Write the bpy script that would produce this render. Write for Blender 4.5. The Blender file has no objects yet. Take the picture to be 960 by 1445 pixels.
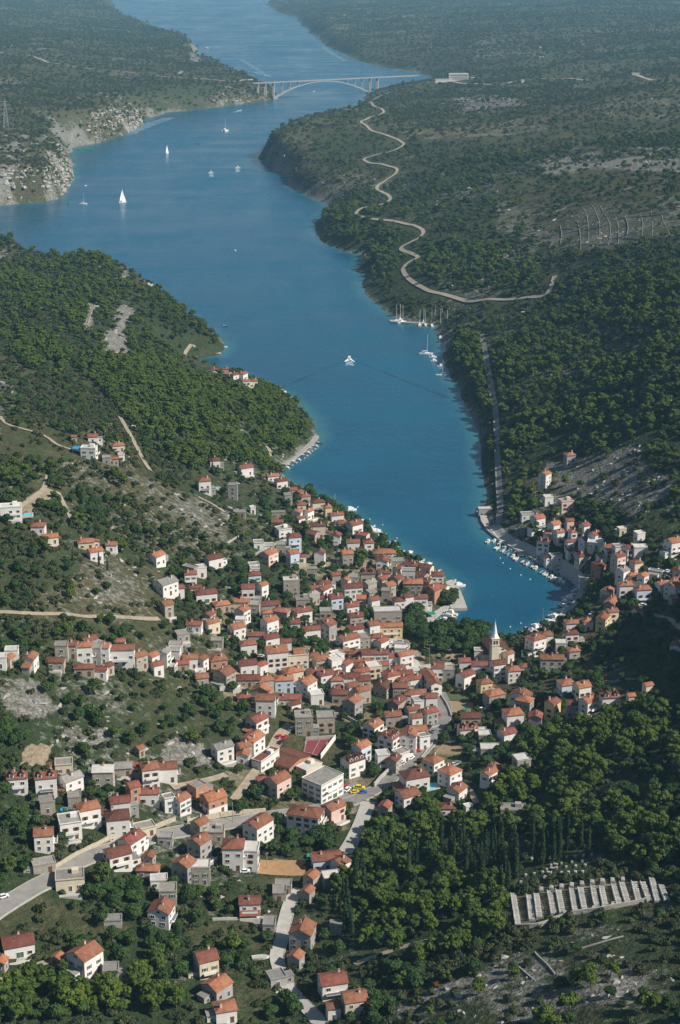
import bpy, math, random
import numpy as np
from mathutils import Vector, Matrix
random.seed(11)
rng = np.random.default_rng(11)
SC = bpy.context.scene
COL = SC.collection
R = math.radians

# ------------------------------------------------------------------ camera
CAMH, FPX, YH = 344.0, 2330.0, -75.0          # metres above the sea, focal length in photo pixels, row of the horizon
TH = math.atan((722.5 - YH) / FPX)
CT, ST = math.cos(TH), math.sin(TH)
cd = bpy.data.cameras.new('camera'); cam = bpy.data.objects.new('camera', cd); COL.objects.link(cam)
cam.location = (0, 0, CAMH); cam.rotation_euler = (math.pi / 2 - TH, 0, 0)
cd.sensor_fit = 'VERTICAL'; cd.sensor_height = 24.0; cd.lens = 24.0 * FPX / 1445.0
cd.clip_start = 5.0; cd.clip_end = 60000.0
SC.camera = cam

def ray(px, py):
    u = (np.asarray(px, float) - 480.0) / FPX; v = (np.asarray(py, float) - 722.5) / FPX
    return u, CT - v * ST, -(ST + v * CT)      # direction per metre of depth
def at(px, py, h=0.0):
    dx, dy, dz = ray(px, py); d = (h - CAMH) / dz
    return dx * d, dy * d
def proj(x, y, z):
    x = np.asarray(x, float); y = np.asarray(y, float); z = np.asarray(z, float)
    d = y * CT - (z - CAMH) * ST; w = y * ST + (z - CAMH) * CT
    return 480.0 + FPX * x / d, 722.5 - FPX * w / d, d

# ------------------------------------------------------------------ value noise
def vnoise(x, y, seed=0):
    xi = np.floor(x).astype(np.int64); yi = np.floor(y).astype(np.int64)
    fx = x - xi; fy = y - yi; fx = fx * fx * (3 - 2 * fx); fy = fy * fy * (3 - 2 * fy)
    def h(a, b):
        n = (a * 374761393 + b * 668265263 + seed * 974634777) & 0x7fffffff
        n = ((n ^ (n >> 13)) * 1274126177) & 0x7fffffff
        return ((n ^ (n >> 16)) & 0xffff) / 65535.0
    return (h(xi, yi) * (1 - fx) + h(xi + 1, yi) * fx) * (1 - fy) + (h(xi, yi + 1) * (1 - fx) + h(xi + 1, yi + 1) * fx) * fy
def fbm(x, y, wl, octv=4, seed=0):
    o = 0; a = 1; t = 0
    for k in range(octv):
        o = o + a * (vnoise(x / wl, y / wl, seed + k * 17) - 0.5); t += a; a *= .5; wl *= .5
    return o / t * 2

# ------------------------------------------------------------------ shoreline (water outline) and heights
WATER = [(100,-40),(140,-10),(150,5),(165,25),(195,38),(240,52),(268,64),(280,75),(276,85),(290,93),(312,100),(335,107),(355,114),(375,123),(387,131),(387,139),
 (370,143),(340,147),(300,152),(262,156),(235,158),(215,165),(198,178),(180,188),(160,195),(140,201),(118,205),(100,209),(94,218),(98,230),(103,241),(100,258),(92,270),(80,281),(60,285),(30,287),(0,290),
 (-60,297),(-250,305),(-600,322),(-250,352),(-60,352),(0,357),(35,363),(60,377),(100,384),(150,388),(188,402),(212,418),(248,440),(285,462),(312,480),(317,490),(311,500),(288,504),(264,508),(250,513),(262,519),(285,521),
 (305,521),(340,530),(368,543),(388,553),(402,560),(416,571),(431,585),(443,600),(448,616),(440,628),(425,640),(405,655),(392,664),(402,674),(422,686),(442,698),(466,711),(490,723),(512,739),(535,756),(556,771),(580,786),(605,801),(625,812),(633,822),
 (640,838),(637,850),(626,858),(612,868),(604,880),(607,888),(625,893),(660,897),(700,903),(740,900),(768,890),(795,872),(815,852),(822,836),(815,824),(795,810),(765,795),(735,780),(705,765),(690,748),(684,735),(683,715),(689,700),(684,680),(680,650),(679,615),(667,585),(652,560),(636,525),(626,500),(622,480),(620,462),(600,458),(575,455),
 (555,447),(535,430),(515,408),(505,378),(515,360),(490,355),(465,345),(447,330),(444,315),(455,300),(464,290),(440,280),(415,265),(405,247),(385,240),(371,230),(372,218),(388,207),(412,193),(440,180),(470,168),(500,152),(514,140),(520,132),
 (540,125),(570,120),(605,116),(612,110),(600,106),(575,101),(545,95),(515,88),(490,80),(470,68),(450,52),(432,38),(420,25),(400,18),(378,12),(380,5),(395,-10),(420,-40)]
WX, WY = at([p[0] for p in WATER], [p[1] for p in WATER], 0.0)
# jitter long shore segments so no stretch is ruler straight
def densify(xs, ys):
    ox, oy = [], []
    n = len(xs)
    for i in range(n):
        x0, y0, x1, y1 = xs[i], ys[i], xs[(i+1) % n], ys[(i+1) % n]
        d0 = math.hypot(x0, y0); k = max(1, min(10, int(math.hypot(x1-x0, y1-y0) / (0.012 * d0))))
        if 560 < WATER[i][1] < 910 and WATER[i][0] > 600: k = 1
        for j in range(k):
            t = j / k; a = 0 if j == 0 else .0030 * d0
            ox.append(x0 + (x1-x0)*t + random.uniform(-a, a)); oy.append(y0 + (y1-y0)*t + random.uniform(-a, a) * 1.5)
    return np.array(ox), np.array(oy)
SX, SY = densify(WX, WY)

CP = [(0,1440,30),(150,1440,26),(300,1440,20),(430,1430,14),(560,1430,22),(700,1440,40),(850,1440,55),(960,1440,62),(-200,1440,45),(1160,1440,80),
 (0,1300,30),(120,1300,24),(250,1300,18),(400,1300,11),(500,1280,14),(600,1280,24),(720,1280,30),(850,1270,36),(960,1260,42),
 (0,1150,42),(100,1150,32),(220,1120,25),(330,1120,16),(450,1130,9),(520,1130,7),(620,1120,9),(720,1120,20),(850,1120,40),(960,1120,52),
 (0,1000,55),(100,980,45),(200,980,36),(300,980,22),(400,980,11),(500,980,6),(600,980,3.5),(700,980,8),(800,980,22),(900,960,36),(960,960,42),
 (0,870,68),(120,860,58),(250,850,38),(350,860,22),(450,860,12),(540,850,7),(600,830,4),(660,930,3),(760,930,5),(850,900,8),(900,880,14),(960,880,22),(850,840,6),
 (0,740,80),(120,740,66),(250,740,46),(340,760,32),(420,760,18),(500,770,6),(800,780,6),(860,760,12),(960,760,30),(760,720,9),(740,690,12),(880,680,50),(960,660,66),
 (0,620,90),(130,620,72),(220,640,52),(300,680,32),(380,690,12),(330,600,38),(400,600,18),(422,615,9),(405,640,5),(250,550,50),(150,530,58),(0,520,80),
 (80,440,54),(200,460,42),(270,480,14),(258,527,5),(300,526,4),(235,530,30),(130,362,46),(55,372,8),(75,380,16),(190,400,26),(5,340,26),(0,425,50),(-150,400,50),(-150,600,100),(-200,900,90),(-200,1150,70),
 (720,620,12),(740,540,26),(850,560,50),(960,540,80),(700,480,10),(800,470,50),(960,440,100),(640,430,14),(700,390,40),(800,350,75),(960,320,110),(1150,400,130),(1150,700,110),(1150,1000,75),
 (540,400,8),(580,340,26),(660,320,55),(560,270,34),(480,280,14),(640,250,62),(800,250,90),(960,230,115),(430,230,36),(400,195,46),(440,165,48),(480,155,44),(520,160,46),(600,190,60),(700,170,70),(850,150,90),(960,140,100),
 (550,134,30),(640,115,32),(760,100,60),(960,90,85),(520,85,20),(600,90,45),(700,50,70),(850,30,90),(960,10,110),(480,40,45),(560,10,60),(420,8,30),
 (50,220,50),(0,200,60),(80,190,40),(0,150,70),(100,140,62),(200,130,50),(280,130,40),(340,115,40),(365,118,36),(250,95,42),(260,70,40),(150,60,60),(0,60,85),(200,45,36),(100,15,60),(0,10,75),(-200,150,95),(-200,40,90),(1160,200,130),(1160,60,110)]
CPX, CPY = at([c[0] for c in CP], [c[1] for c in CP], np.array([c[2] for c in CP], float))
CPH = np.array([c[2] for c in CP], float)
WP = [(50,250,30),(150,180,34),(300,145,110),(240,158,70),(350,135,90),(560,122,320),(590,117,320),(620,112,250),(530,127,120),(400,210,32),(190,400,34),(130,365,40),(60,372,26),(480,300,60),(520,400,60),(640,520,50),(690,640,40),(800,850,25),(600,850,22),(420,690,30),(430,610,90),(260,500,40),(280,75,40),(450,60,70),(850,300,70),(100,700,60),(400,1100,40)]
WPX, WPY = at([c[0] for c in WP], [c[1] for c in WP], 20.0)
WPV = np.array([c[2] for c in WP], float)
def idw(x, y, cx, cy, val, p, eps):
    a = x / y * 3.0; b = np.log(y); ca = cx / cy * 3.0; cb = np.log(cy)
    num = np.zeros_like(a); den = np.zeros_like(a)
    for i in range(len(val)):
        w = 1.0 / ((a - ca[i])**2 + (b - cb[i])**2 + eps) ** p
        num += w * val[i]; den += w
    return num / den

NR, NC = 1020, 500
Y0, Y1, T0, T1 = 270.0, 17000.0, -0.50, 0.50
DL = math.log(Y1 / Y0) / (NR - 1); DT = (T1 - T0) / (NC - 1)
gy = Y0 * np.exp(DL * np.arange(NR)); gt = T0 + DT * np.arange(NC)
GX = (gy[:, None] * gt[None, :]).ravel(); GY = np.repeat(gy, NC)
def shore_dist(x, y):
    best = np.full(x.shape, 1e18); ins = np.zeros(x.shape, bool)
    n = len(SX)
    for i in range(n):
        ax, ay, bx, by = SX[i], SY[i], SX[(i+1) % n], SY[(i+1) % n]
        ex, ey = bx - ax, by - ay; l2 = ex*ex + ey*ey + 1e-9
        t = np.clip(((x-ax)*ex + (y-ay)*ey) / l2, 0, 1)
        np.minimum(best, (x-ax-t*ex)**2 + (y-ay-t*ey)**2, out=best)
        c = (ay > y) != (by > y)
        if c.any():
            ins ^= c & (x < ex * (y - ay) / (ey if abs(ey) > 1e-9 else 1e-9) + ax)
    d = np.sqrt(best)
    return np.where(ins, -d, d)               # negative in the water
SD = shore_dist(GX, GY)
HB = idw(GX, GY, CPX, CPY, CPH, 2.2, 0.003)
def blur(a, r, axis):
    p = np.pad(a, [(r+1, r) if k == axis else (0, 0) for k in (0, 1)], mode='edge'); c = np.cumsum(p, axis=axis); n = a.shape[axis]
    return (np.take(c, range(2*r+1, 2*r+1+n), axis=axis) - np.take(c, range(0, n), axis=axis)) / (2*r+1)
h_ = HB.reshape(NR, NC)
for _ in range(3): h_ = blur(blur(h_, 13, 0), 11, 1)
HB = h_.ravel()
WB = idw(GX, GY, WPX, WPY, WPV, 2.0, 0.01)
s_ = np.clip(SD / WB, 0, 1); s_ = 1 - (1 - s_)**2
amp = np.clip((GY - 900) / 2500, 0, 1)
det = fbm(GX, GY, 70, 4, 3) * (2.0 + 2.5 * np.clip(HB / 60, 0, 1)) + fbm(GX, GY, 260, 4, 9) * 14 * amp + fbm(GX, GY, 900, 3, 5) * 14 * np.clip((GY - 4200) / 3000, 0, 1)
far = np.clip((GY - 5200) / 5000, 0, 1)
GZ = HB * s_ + det * np.clip(SD / 90, 0, 1) + .9 * np.clip(SD / 3, 0, 1) + np.clip((GY-11500)/3000, 0, 1) * 60 * np.clip(SD/400, 0, 1)
GZ = np.where(SD < 0, np.maximum(SD * .25, -9), np.maximum(GZ, .5))
GZ2 = GZ.reshape(NR, NC)
def hgt(x, y):
    x = np.asarray(x, float); y = np.maximum(np.asarray(y, float), Y0 + .01)
    i = np.clip(np.log(y / Y0) / DL, 0, NR - 1.001); j = np.clip((x / y - T0) / DT, 0, NC - 1.001)
    i0 = i.astype(int); j0 = j.astype(int); fi = i - i0; fj = j - j0
    return (GZ2[i0, j0]*(1-fj) + GZ2[i0, j0+1]*fj)*(1-fi) + (GZ2[i0+1, j0]*(1-fj) + GZ2[i0+1, j0+1]*fj)*fi
_ds = 330.0 * np.exp(np.linspace(0, math.log(14000 / 330.0), 1500))
def ground(px, py):
    """First point of the terrain (or of the sea) on the line of sight through a photo pixel."""
    dx, dy, dz = ray(px, py)
    X = dx * _ds; Y = dy * _ds; Z = CAMH + dz * _ds
    h = np.maximum(hgt(X, Y), 0.0)
    k = np.nonzero(Z <= h)[0]
    if len(k) == 0: return float(X[-1]), float(Y[-1]), float(h[-1])
    k = int(k[0]); a, b = _ds[max(k-1, 0)], _ds[k]
    for _ in range(18):
        m = (a + b) / 2
        if CAMH + dz * m <= max(float(hgt(dx*m, dy*m)), 0.0): b = m
        else: a = m
    return float(dx*b), float(dy*b), max(float(hgt(dx*b, dy*b)), 0.0)

# ------------------------------------------------------------------ objects, tags, mesh helper
def tag(o, label=None, cat=None, group=None, kind=None):
    if label: o['label'] = label
    if cat: o['category'] = cat
    if group: o['group'] = group
    if kind: o['kind'] = kind
    return o
def link(o, parent=None):
    COL.objects.link(o)
    if parent is not None: o.parent = parent
    return o
def thing(name, loc, rz=0.0, label=None, cat=None, group=None):
    o = bpy.data.objects.new(name, None); o.empty_display_size = .5
    o.location = loc; o.rotation_euler = (0, 0, rz); link(o)
    return tag(o, label, cat, group)
def obj(name, me, parent=None, loc=None, rz=None, scale=None):
    o = bpy.data.objects.new(name, me); link(o, parent)
    if loc is not None: o.location = loc
    if rz is not None: o.rotation_euler = (0, 0, rz)
    if scale is not None: o.scale = scale if hasattr(scale, '__len__') else (scale,)*3
    return o
class MB:
    def __init__(s): s.v = []; s.f = []; s.m = []
    def poly(s, pts, m=0):
        b = len(s.v); s.v += [tuple(p) for p in pts]; s.f.append(tuple(range(b, b+len(pts)))); s.m.append(m); return s
    def box(s, c, d, rz=0.0, m=0, taper=1.0):
        b = len(s.v); ca, sa = math.cos(rz), math.sin(rz)
        for k in (-1, 1):
            t = 1.0 if k < 0 else taper
            for (i, j) in ((-1,-1),(1,-1),(1,1),(-1,1)):
                x, y = i*d[0]/2*t, j*d[1]/2*t
                s.v.append((c[0]+x*ca-y*sa, c[1]+x*sa+y*ca, c[2]+k*d[2]/2))
        for f in ((0,3,2,1),(4,5,6,7),(0,1,5,4),(1,2,6,5),(2,3,7,6),(3,0,4,7)):
            s.f.append(tuple(b+q for q in f)); s.m.append(m)
        return s
    def bar(s, p0, p1, w, h=None, m=0):
        p0 = Vector(p0); p1 = Vector(p1); d = (p1-p0); 
        if d.length < 1e-6: return s
        d.normalize(); up = Vector((0,0,1)) if abs(d.z) < .95 else Vector((1,0,0))
        a = d.cross(up).normalized(); c = a.cross(d); h = h or w; b = len(s.v)
        for p in (p0, p1):
            for (i, j) in ((-1,-1),(1,-1),(1,1),(-1,1)):
                q = p + a*(i*w/2) + c*(j*h/2); s.v.append(tuple(q))
        for f in ((0,1,2,3),(7,6,5,4),(0,4,5,1),(1,5,6,2),(2,6,7,3),(3,7,4,0)):
            s.f.append(tuple(b+q for q in f)); s.m.append(m)
        return s
    def tube(s, pts, rad, n=7, m=0, cap=True):
        b = len(s.v); k = len(pts)
        for i, p in enumerate(pts):
            p = Vector(p); q0 = Vector(pts[max(i-1,0)]); q1 = Vector(pts[min(i+1,k-1)]); d = (q1-q0).normalized()
            up = Vector((0,0,1)) if abs(d.z) < .9 else Vector((1,0,0)); a = d.cross(up).normalized(); c = a.cross(d)
            r = rad[i] if hasattr(rad, '__len__') else rad
            for j in range(n):
                t = 2*math.pi*j/n; s.v.append(tuple(p + a*(r*math.cos(t)) + c*(r*math.sin(t))))
        for i in range(k-1):
            for j in range(n):
                s.f.append((b+i*n+j, b+i*n+(j+1)%n, b+(i+1)*n+(j+1)%n, b+(i+1)*n+j)); s.m.append(m)
        if cap:
            s.f.append(tuple(b+j for j in reversed(range(n)))); s.m.append(m)
            s.f.append(tuple(b+(k-1)*n+j for j in range(n))); s.m.append(m)
        return s
    def mesh(s, name, mats):
        me = bpy.data.meshes.new(name); me.from_pydata(s.v, [], s.f)
        for q in (mats if isinstance(mats, (list, tuple)) else [mats]): me.materials.append(q)
        me.polygons.foreach_set('material_index', s.m); me.update()
        return me
    def build(s, name, mats, parent=None, **k): return obj(name, s.mesh(name, mats), parent, **k)

# ------------------------------------------------------------------ materials
def newmat(name):
    m = bpy.data.materials.new(name); m.use_nodes = True
    nt = m.node_tree; return m, nt, nt.nodes['Principled BSDF']
def node(nt, t, **k):
    n = nt.nodes.new(t)
    for a, b in k.items():
        if a == 'ins':
            for i, v in b.items(): n.inputs[i].default_value = v
        else: setattr(n, a, b)
    return n
def c4(c): return (c[0], c[1], c[2], 1.0)
def ramp(nt, fac, stops, interp='LINEAR'):
    r = nt.nodes.new('ShaderNodeValToRGB'); r.color_ramp.interpolation = interp
    while len(r.color_ramp.elements) < len(stops): r.color_ramp.elements.new(.5)
    for e, (p, c) in zip(r.color_ramp.elements, stops): e.position = p; e.color = c4(c) if hasattr(c, '__len__') else (c, c, c, 1)
    if fac is not None: nt.links.new(fac, r.inputs[0])
    return r
def mix(nt, fac, a, b, mode='MIX'):
    n = nt.nodes.new('ShaderNodeMix'); n.data_type = 'RGBA'; n.blend_type = mode
    for sock, v in ((n.inputs['Factor'], fac), (n.inputs['A'], a), (n.inputs['B'], b)):
        pass
    fs = n.inputs[0]; A = n.inputs[6]; B = n.inputs[7]
    for s, v in ((fs, fac), (A, a), (B, b)):
        if hasattr(v, 'is_linked'): nt.links.new(v, s)
        elif hasattr(v, '__len__'): s.default_value = c4(v)
        else: s.default_value = v
    return n.outputs[2]
def mth(nt, op, a, b=None):
    n = nt.nodes.new('ShaderNodeMath'); n.operation = op
    for i, v in enumerate((a, b)):
        if v is None: continue
        if hasattr(v, 'is_linked'): nt.links.new(v, n.inputs[i])
        else: n.inputs[i].default_value = v
    return n.outputs[0]
def noise(nt, vec, scale, detail=4, rough=.55, dim='3D'):
    n = nt.nodes.new('ShaderNodeTexNoise'); n.inputs['Scale'].default_value = scale; n.inputs['Detail'].default_value = detail; n.inputs['Roughness'].default_value = rough
    if vec is not None: nt.links.new(vec, n.inputs['Vector'])
    return n.outputs['Fac']
def flat(name, c, rough=.85, var=.25, scale=.6, metallic=0.0, rnd=.0, spec=.3):
    """A surface of one colour with uneven, weathered tone."""
    m, nt, b = newmat(name)
    g = node(nt, 'ShaderNodeTexCoord').outputs['Object']; oi = node(nt, 'ShaderNodeObjectInfo').outputs['Random']
    n1 = noise(nt, g, scale, 5, .65); lo = tuple(q*(1-var) for q in c); hi = tuple(min(1, q*(1+var*.6)) for q in c)
    col = ramp(nt, n1, [(.3, lo), (.7, hi)]).outputs[0]
    if rnd: col = mix(nt, 1.0, col, ramp(nt, oi, [(0, 1-rnd), (1, 1.0)]).outputs[0], 'MULTIPLY')
    nt.links.new(col, b.inputs['Base Color']); b.inputs['Roughness'].default_value = rough; b.inputs['Metallic'].default_value = metallic
    b.inputs['Specular IOR Level'].default_value = spec
    return m
# ------------------------------------------------------------------ light, sky, air
SUN_EL, SUN_AZ = R(41), R(20)       # azimuth measured from +X (right) towards the camera
sdir = Vector((math.cos(SUN_EL)*math.cos(SUN_AZ), -math.cos(SUN_EL)*math.sin(SUN_AZ), math.sin(SUN_EL)))
sl = bpy.data.lights.new('sun', 'SUN'); sl.energy = 5.0; sl.angle = R(.5); sl.color = (1.0, .93, .82)
so = bpy.data.objects.new('sun', sl); COL.objects.link(so); so.location = (900, 0, 900)
so.rotation_euler = (-sdir).to_track_quat('-Z', 'Y').to_euler()
W = bpy.data.worlds.new('World'); SC.world = W; W.use_nodes = True
wt = W.node_tree; bg = wt.nodes['Background']
sky = wt.nodes.new('ShaderNodeTexSky'); sky.sky_type = 'NISHITA'; sky.sun_disc = False
sky.sun_elevation = SUN_EL; sky.sun_rotation = math.pi/2 + SUN_AZ; sky.altitude = 100; sky.air_density = 1.0; sky.dust_density = .6; sky.ozone_density = 1.4
wt.links.new(sky.outputs[0], bg.inputs[0]); bg.inputs[1].default_value = .068
SC.view_settings.view_transform = 'Standard'; SC.view_settings.look = 'None'; SC.view_settings.gamma = 1; SC.view_settings.exposure = 0.30
cy = SC.cycles; cy.max_bounces = 4; cy.diffuse_bounces = 2; cy.glossy_bounces = 2; cy.transmission_bounces = 2; cy.transparent_max_bounces = 6; cy.volume_bounces = 0
cy.use_denoising = True
try: cy.denoiser = 'OPENIMAGEDENOISE'
except Exception: pass
cy.sample_clamp_indirect = 4.0
HAZE = 5.2e-5
m = bpy.data.materials.new('haze_air'); m.use_nodes = True; nt = m.node_tree
for n in list(nt.nodes):
    if n.type == 'BSDF_PRINCIPLED': nt.nodes.remove(n)
pv = nt.nodes.new('ShaderNodeVolumePrincipled'); pv.inputs['Color'].default_value = (.36, .72, 1.0, 1); pv.inputs['Density'].default_value = HAZE; pv.inputs['Anisotropy'].default_value = .0
nt.links.new(pv.outputs[0], nt.nodes['Material Output'].inputs['Volume'])
hb = MB().box((0, 8500, 170), (17000, 18200, 380)).build('haze', m); tag(hb, kind='stuff')

# ------------------------------------------------------------------ land cover
def inside(px, py, poly):
    r = np.zeros(px.shape, bool); n = len(poly)
    for i in range(n):
        ax, ay = poly[i]; bx, by = poly[(i+1) % n]
        c = (ay > py) != (by > py)
        r ^= c & (px < (bx-ax)*(py-ay)/((by-ay) if by != ay else 1e-9) + ax)
    return r
PXV, PYV, DV = proj(GX, GY, GZ)
jx = fbm(GX, GY, 60, 3, 21); jy = fbm(GX, GY, 60, 3, 31)
scl = FPX / np.maximum(DV, 1)
PXJ = PXV + jx * 9 * scl; PYJ = PYV + jy * 6 * scl     # ragged borders, some ten metres
def area(poly, jit=True): return inside(PXJ if jit else PXV, PYJ if jit else PYV, poly)
land = SD > 0
n_b = fbm(GX, GY, 120, 4, 41); n_s = fbm(GX, GY, 28, 3, 43)
pine = np.full(GX.shape, .0012); shrub = np.full(GX.shape, .058); broad = np.full(GX.shape, .0055); shrub[PYV > 560] = .085; shrub[PYV > 900] = .12; broad[PYV > 620] = .008; broad[PYV > 1000] = .013
rock = np.clip(.32 + .5 * n_b + .25 * n_s, 0, 1); soil = np.clip(.12 + .3*fbm(GX, GY, 45, 3, 51), 0, 1); green = np.clip(.45 + .5 * fbm(GX, GY, 150, 3, 61), 0, 1)
farland = (DV > 2300)
shrub[farland] = .027; pine[farland] = .0007; broad[farland] = .0005; green[farland] *= .72
PINE = [[(195,505),(300,518),(380,550),(420,575),(450,605),(440,630),(395,664),(330,658),(255,668),(215,640),(190,600),(160,565),(130,535),(100,500)],
 [(-80,375),(60,372),(130,356),(190,395),(240,425),(300,462),(318,485),(250,500),(200,505),(110,520),(40,520),(0,480),(-80,480)],
 [(625,468),(680,478),(700,560),(712,690),(690,690),(682,640),(665,580)],
 [(700,470),(780,470),(860,520),(960,470),(1060,480),(1060,650),(960,650),(860,645),(790,640),(760,668),(720,680),(706,600)],
 [(690,450),(800,395),(960,380),(1060,390),(1060,480),(900,480),(800,470),(700,480)],
 [(540,370),(640,345),(760,370),(760,405),(640,412),(590,400)],
 [(480,1180),(600,1140),(690,1150),(700,1110),(760,1050),(830,1000),(900,1010),(1060,1000),(1060,1235),(830,1225),(700,1240),(722,1310),(600,1370),(480,1350),(470,1240)],
 [(-60,1395),(60,1385),(140,1378),(250,1400),(262,1450),(-60,1460)],
 [(688,690),(760,695),(745,740),(718,755),(700,745)],
 [(0,330),(40,332),(40,348),(0,345)],[(440,300),(500,290),(560,330),(575,400),(520,390),(500,355)],
 [(900,640),(1060,620),(1060,720),(940,720)],[(0,640),(28,650),(26,700),(0,705)]]
for i, P in enumerate(PINE):
    a = area(P); pine[a] = [.034,.016,.040,.026,.020,.018,.040,.045,.034,.02,.02,.016,.03][i]; shrub[a] = .045; green[a] = np.maximum(green[a], .6)
a = area(PINE[1]); n_ = fbm(GX, GY, 50, 2, 71); pine[a & (n_ > .25)] *= .15
a = area([(375,600),(458,596),(458,640),(405,668),(372,668)]); pine[a] = .055
a = area([(245,512),(322,503),(322,532),(258,534)], False); pine[a] = 0; broad[a] = 0; shrub[a] = .012
a = area(PINE[6]); pine[a & (fbm(GX, GY, 45, 2, 72) > .38)] *= .25
BROAD = [[(575,868),(600,880),(606,888),(660,898),(692,902),(690,925),(640,932),(600,925),(580,905)],[(690,985),(760,965),(850,920),(960,880),(1000,985),(840,985),(800,1000)],
 [(0,1130),(60,1140),(40,1250),(0,1260)],[(120,1260),(230,1250),(220,1300),(150,1305)],[(330,1090),(370,1085),(400,1135),(350,1145)],[(0,900),(90,900),(80,940),(0,935)],
 [(395,885),(470,895),(470,925),(400,918)],[(60,680),(120,700),(120,780),(70,760)],[(530,1130),(600,1140),(580,1165),(500,1190)],[(300,660),(350,640),(420,700),(380,740),(310,690)],
 [(270,1265),(360,1260),(350,1295),(270,1290)],[(820,850),(870,870),(830,930),(790,920)],[(560,860),(640,835),(640,855),(600,880)],[(700,950),(790,960),(780,985),(700,985)],[(0,1255),(40,1290),(0,1300)],[(150,1300),(260,1290),(270,1350),(160,1390),(120,1330)],[(170,1240),(215,1250),(205,1300),(160,1280)],[(400,1185),(490,1190),(500,1240),(440,1235),(400,1215)],[(320,1395),(390,1390),(430,1445),(330,1445)],[(240,1370),(280,1400),(290,1445),(255,1445)],[(270,1350),(390,1352),(390,1375),(300,1380)],[(0,1180),(70,1215),(60,1240),(0,1275)],[(60,1000),(280,970),(310,1010),(240,1040),(80,1030)],[(0,1015),(60,1030),(30,1075),(0,1080)],[(130,880),(250,880),(280,920),(140,915)],[(735,742),(760,765),(790,785),(818,815),(800,808),(760,790),(730,765)],[(500,870),(575,868),(580,905),(560,900)],[(395,1080),(440,1070),(440,1110),(380,1110)]]
for i, P in enumerate(BROAD):
    a = area(P); broad[a] = .11 if i == 0 else .045 if i == 12 else .034; shrub[a] = .03
VILL = [(430,690),(520,740),(640,820),(650,860),(590,880),(690,940),(800,900),(830,830),(760,780),(740,730),(830,750),(960,770),(960,900),(840,960),(880,1000),(740,1060),(640,1150),(560,1150),(520,1180),(400,1180),(340,1100),(300,1000),(290,900),(330,820),(370,770)]
a = area(VILL); VI = a.copy(); pine[a] = .0004; shrub[a] = .035; broad[a] = .022; soil[a] = np.clip(.35 + .6*n_s[a], 0, 1); rock[a] = .25
CORE = [(430,720),(520,760),(630,825),(640,850),(590,890),(600,960),(620,1000),(600,1060),(520,1040),(470,1000),(380,985),(320,985),(320,940),(420,930),(430,870),(420,800)]
a = area(CORE); soil[a] = np.clip(.62 + .5*n_s[a], 0, 1); rock[a] = .2; shrub[a] = .02
ROCK = [([(0,188),(60,192),(104,238),(102,262),(60,288),(0,290)],.95),([(62,178),(95,184),(130,160),(172,155),(218,155),(214,172),(180,190),(140,202),(95,205)],.9),([(270,140),(360,118),(388,130),(370,145),(300,154)],.4),
 ([(270,62),(284,74),(280,88),(268,84)],.9),([(150,364),(195,384),(216,414),(200,416),(168,396)],.95),([(0,344),(40,344),(48,368),(0,368)],.8),([(168,426),(192,440),(176,460),(182,500),(150,500),(144,478),(166,462)],.9),([(122,428),(134,428),(128,470),(116,474)],.9),
 ([(690,245),(810,210),(1060,205),(1060,345),(800,352),(700,325)],.58),([(540,1445),(600,1410),(690,1365),(720,1345),(820,1305),(960,1275),(1060,1290),(1060,1450)],.55),
 ([(770,650),(900,640),(955,680),(890,725),(800,695)],.72),([(0,955),(50,955),(85,1005),(40,1020),(0,1000)],.75),([(250,1040),(310,1045),(310,1092),(240,1085)],.85),([(80,1030),(170,1035),(170,1060),(80,1050)],.65),
 ([(565,182),(740,168),(742,180),(640,192),(568,198)],.6),([(640,140),(700,135),(770,150),(700,162),(650,158)],.7),([(370,215),(440,160),(440,240),(410,250)],.45),([(0,600),(160,590),(190,660),(110,690),(0,690)],.5),([(120,790),(230,810),(230,870),(40,870),(40,830)],.5),
 ([(760,230),(960,222),(960,245),(780,250)],.85),([(680,490),(960,420),(960,560),(760,540)],.6),([(120,640),(330,720),(350,790),(150,760)],.5),([(820,1000),(960,1000),(960,1080),(820,1060)],.55)]
for P, w in ROCK:
    a = area(P); rock[a] = np.clip(w + .25 * n_s[a], 0, 1); green[a] *= .5
    if w >= .7: pine[a] *= .25; shrub[a] = .022; broad[a] *= .3
a = area(ROCK[8][0]); shrub[a] = .02; pine[a] = .0006
SOIL = [([(15,712),(62,690),(72,700),(60,712),(40,725),(18,722)],1),([(38,1060),(76,1058),(74,1092),(40,1092)],1),([(362,1212),(432,1214),(432,1236),(366,1230)],.95),([(610,1052),(652,1054),(648,1072),(618,1064)],.7),([(635,988),(662,985),(668,1008),(640,1005)],.7),
 ([(700,252),(860,236),(960,250),(960,270),(800,300),(720,290)],.3),([(740,105),(930,98),(950,108),(760,118)],.45),([(560,183),(740,172),(742,178),(640,190),(568,194)],.5),([(640,160),(770,148),(720,162)],.4),([(330,1090),(430,1085),(540,1100),(520,1150),(440,1150),(330,1130)],.6),
 ([(370,1395),(390,1400),(385,1375),(365,1380)],.7),([(722,1250),(840,1238),(930,1255),(930,1276),(830,1285),(725,1308)],.6),([(180,600),(200,640),(190,660),(170,610)],.5),([(700,1340),(960,1260),(960,1290),(740,1360)],.35),([(330,720),(420,735),(430,760),(340,760)],.5)]
for i_, (P, w) in enumerate(SOIL):
    a = area(P, i_ in (0,1,6,7,8,9,5,12,13,14)); soil[a] = w; rock[a] *= .4
    if w > .6: pine[a] = shrub[a] = broad[a] = 0
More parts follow.
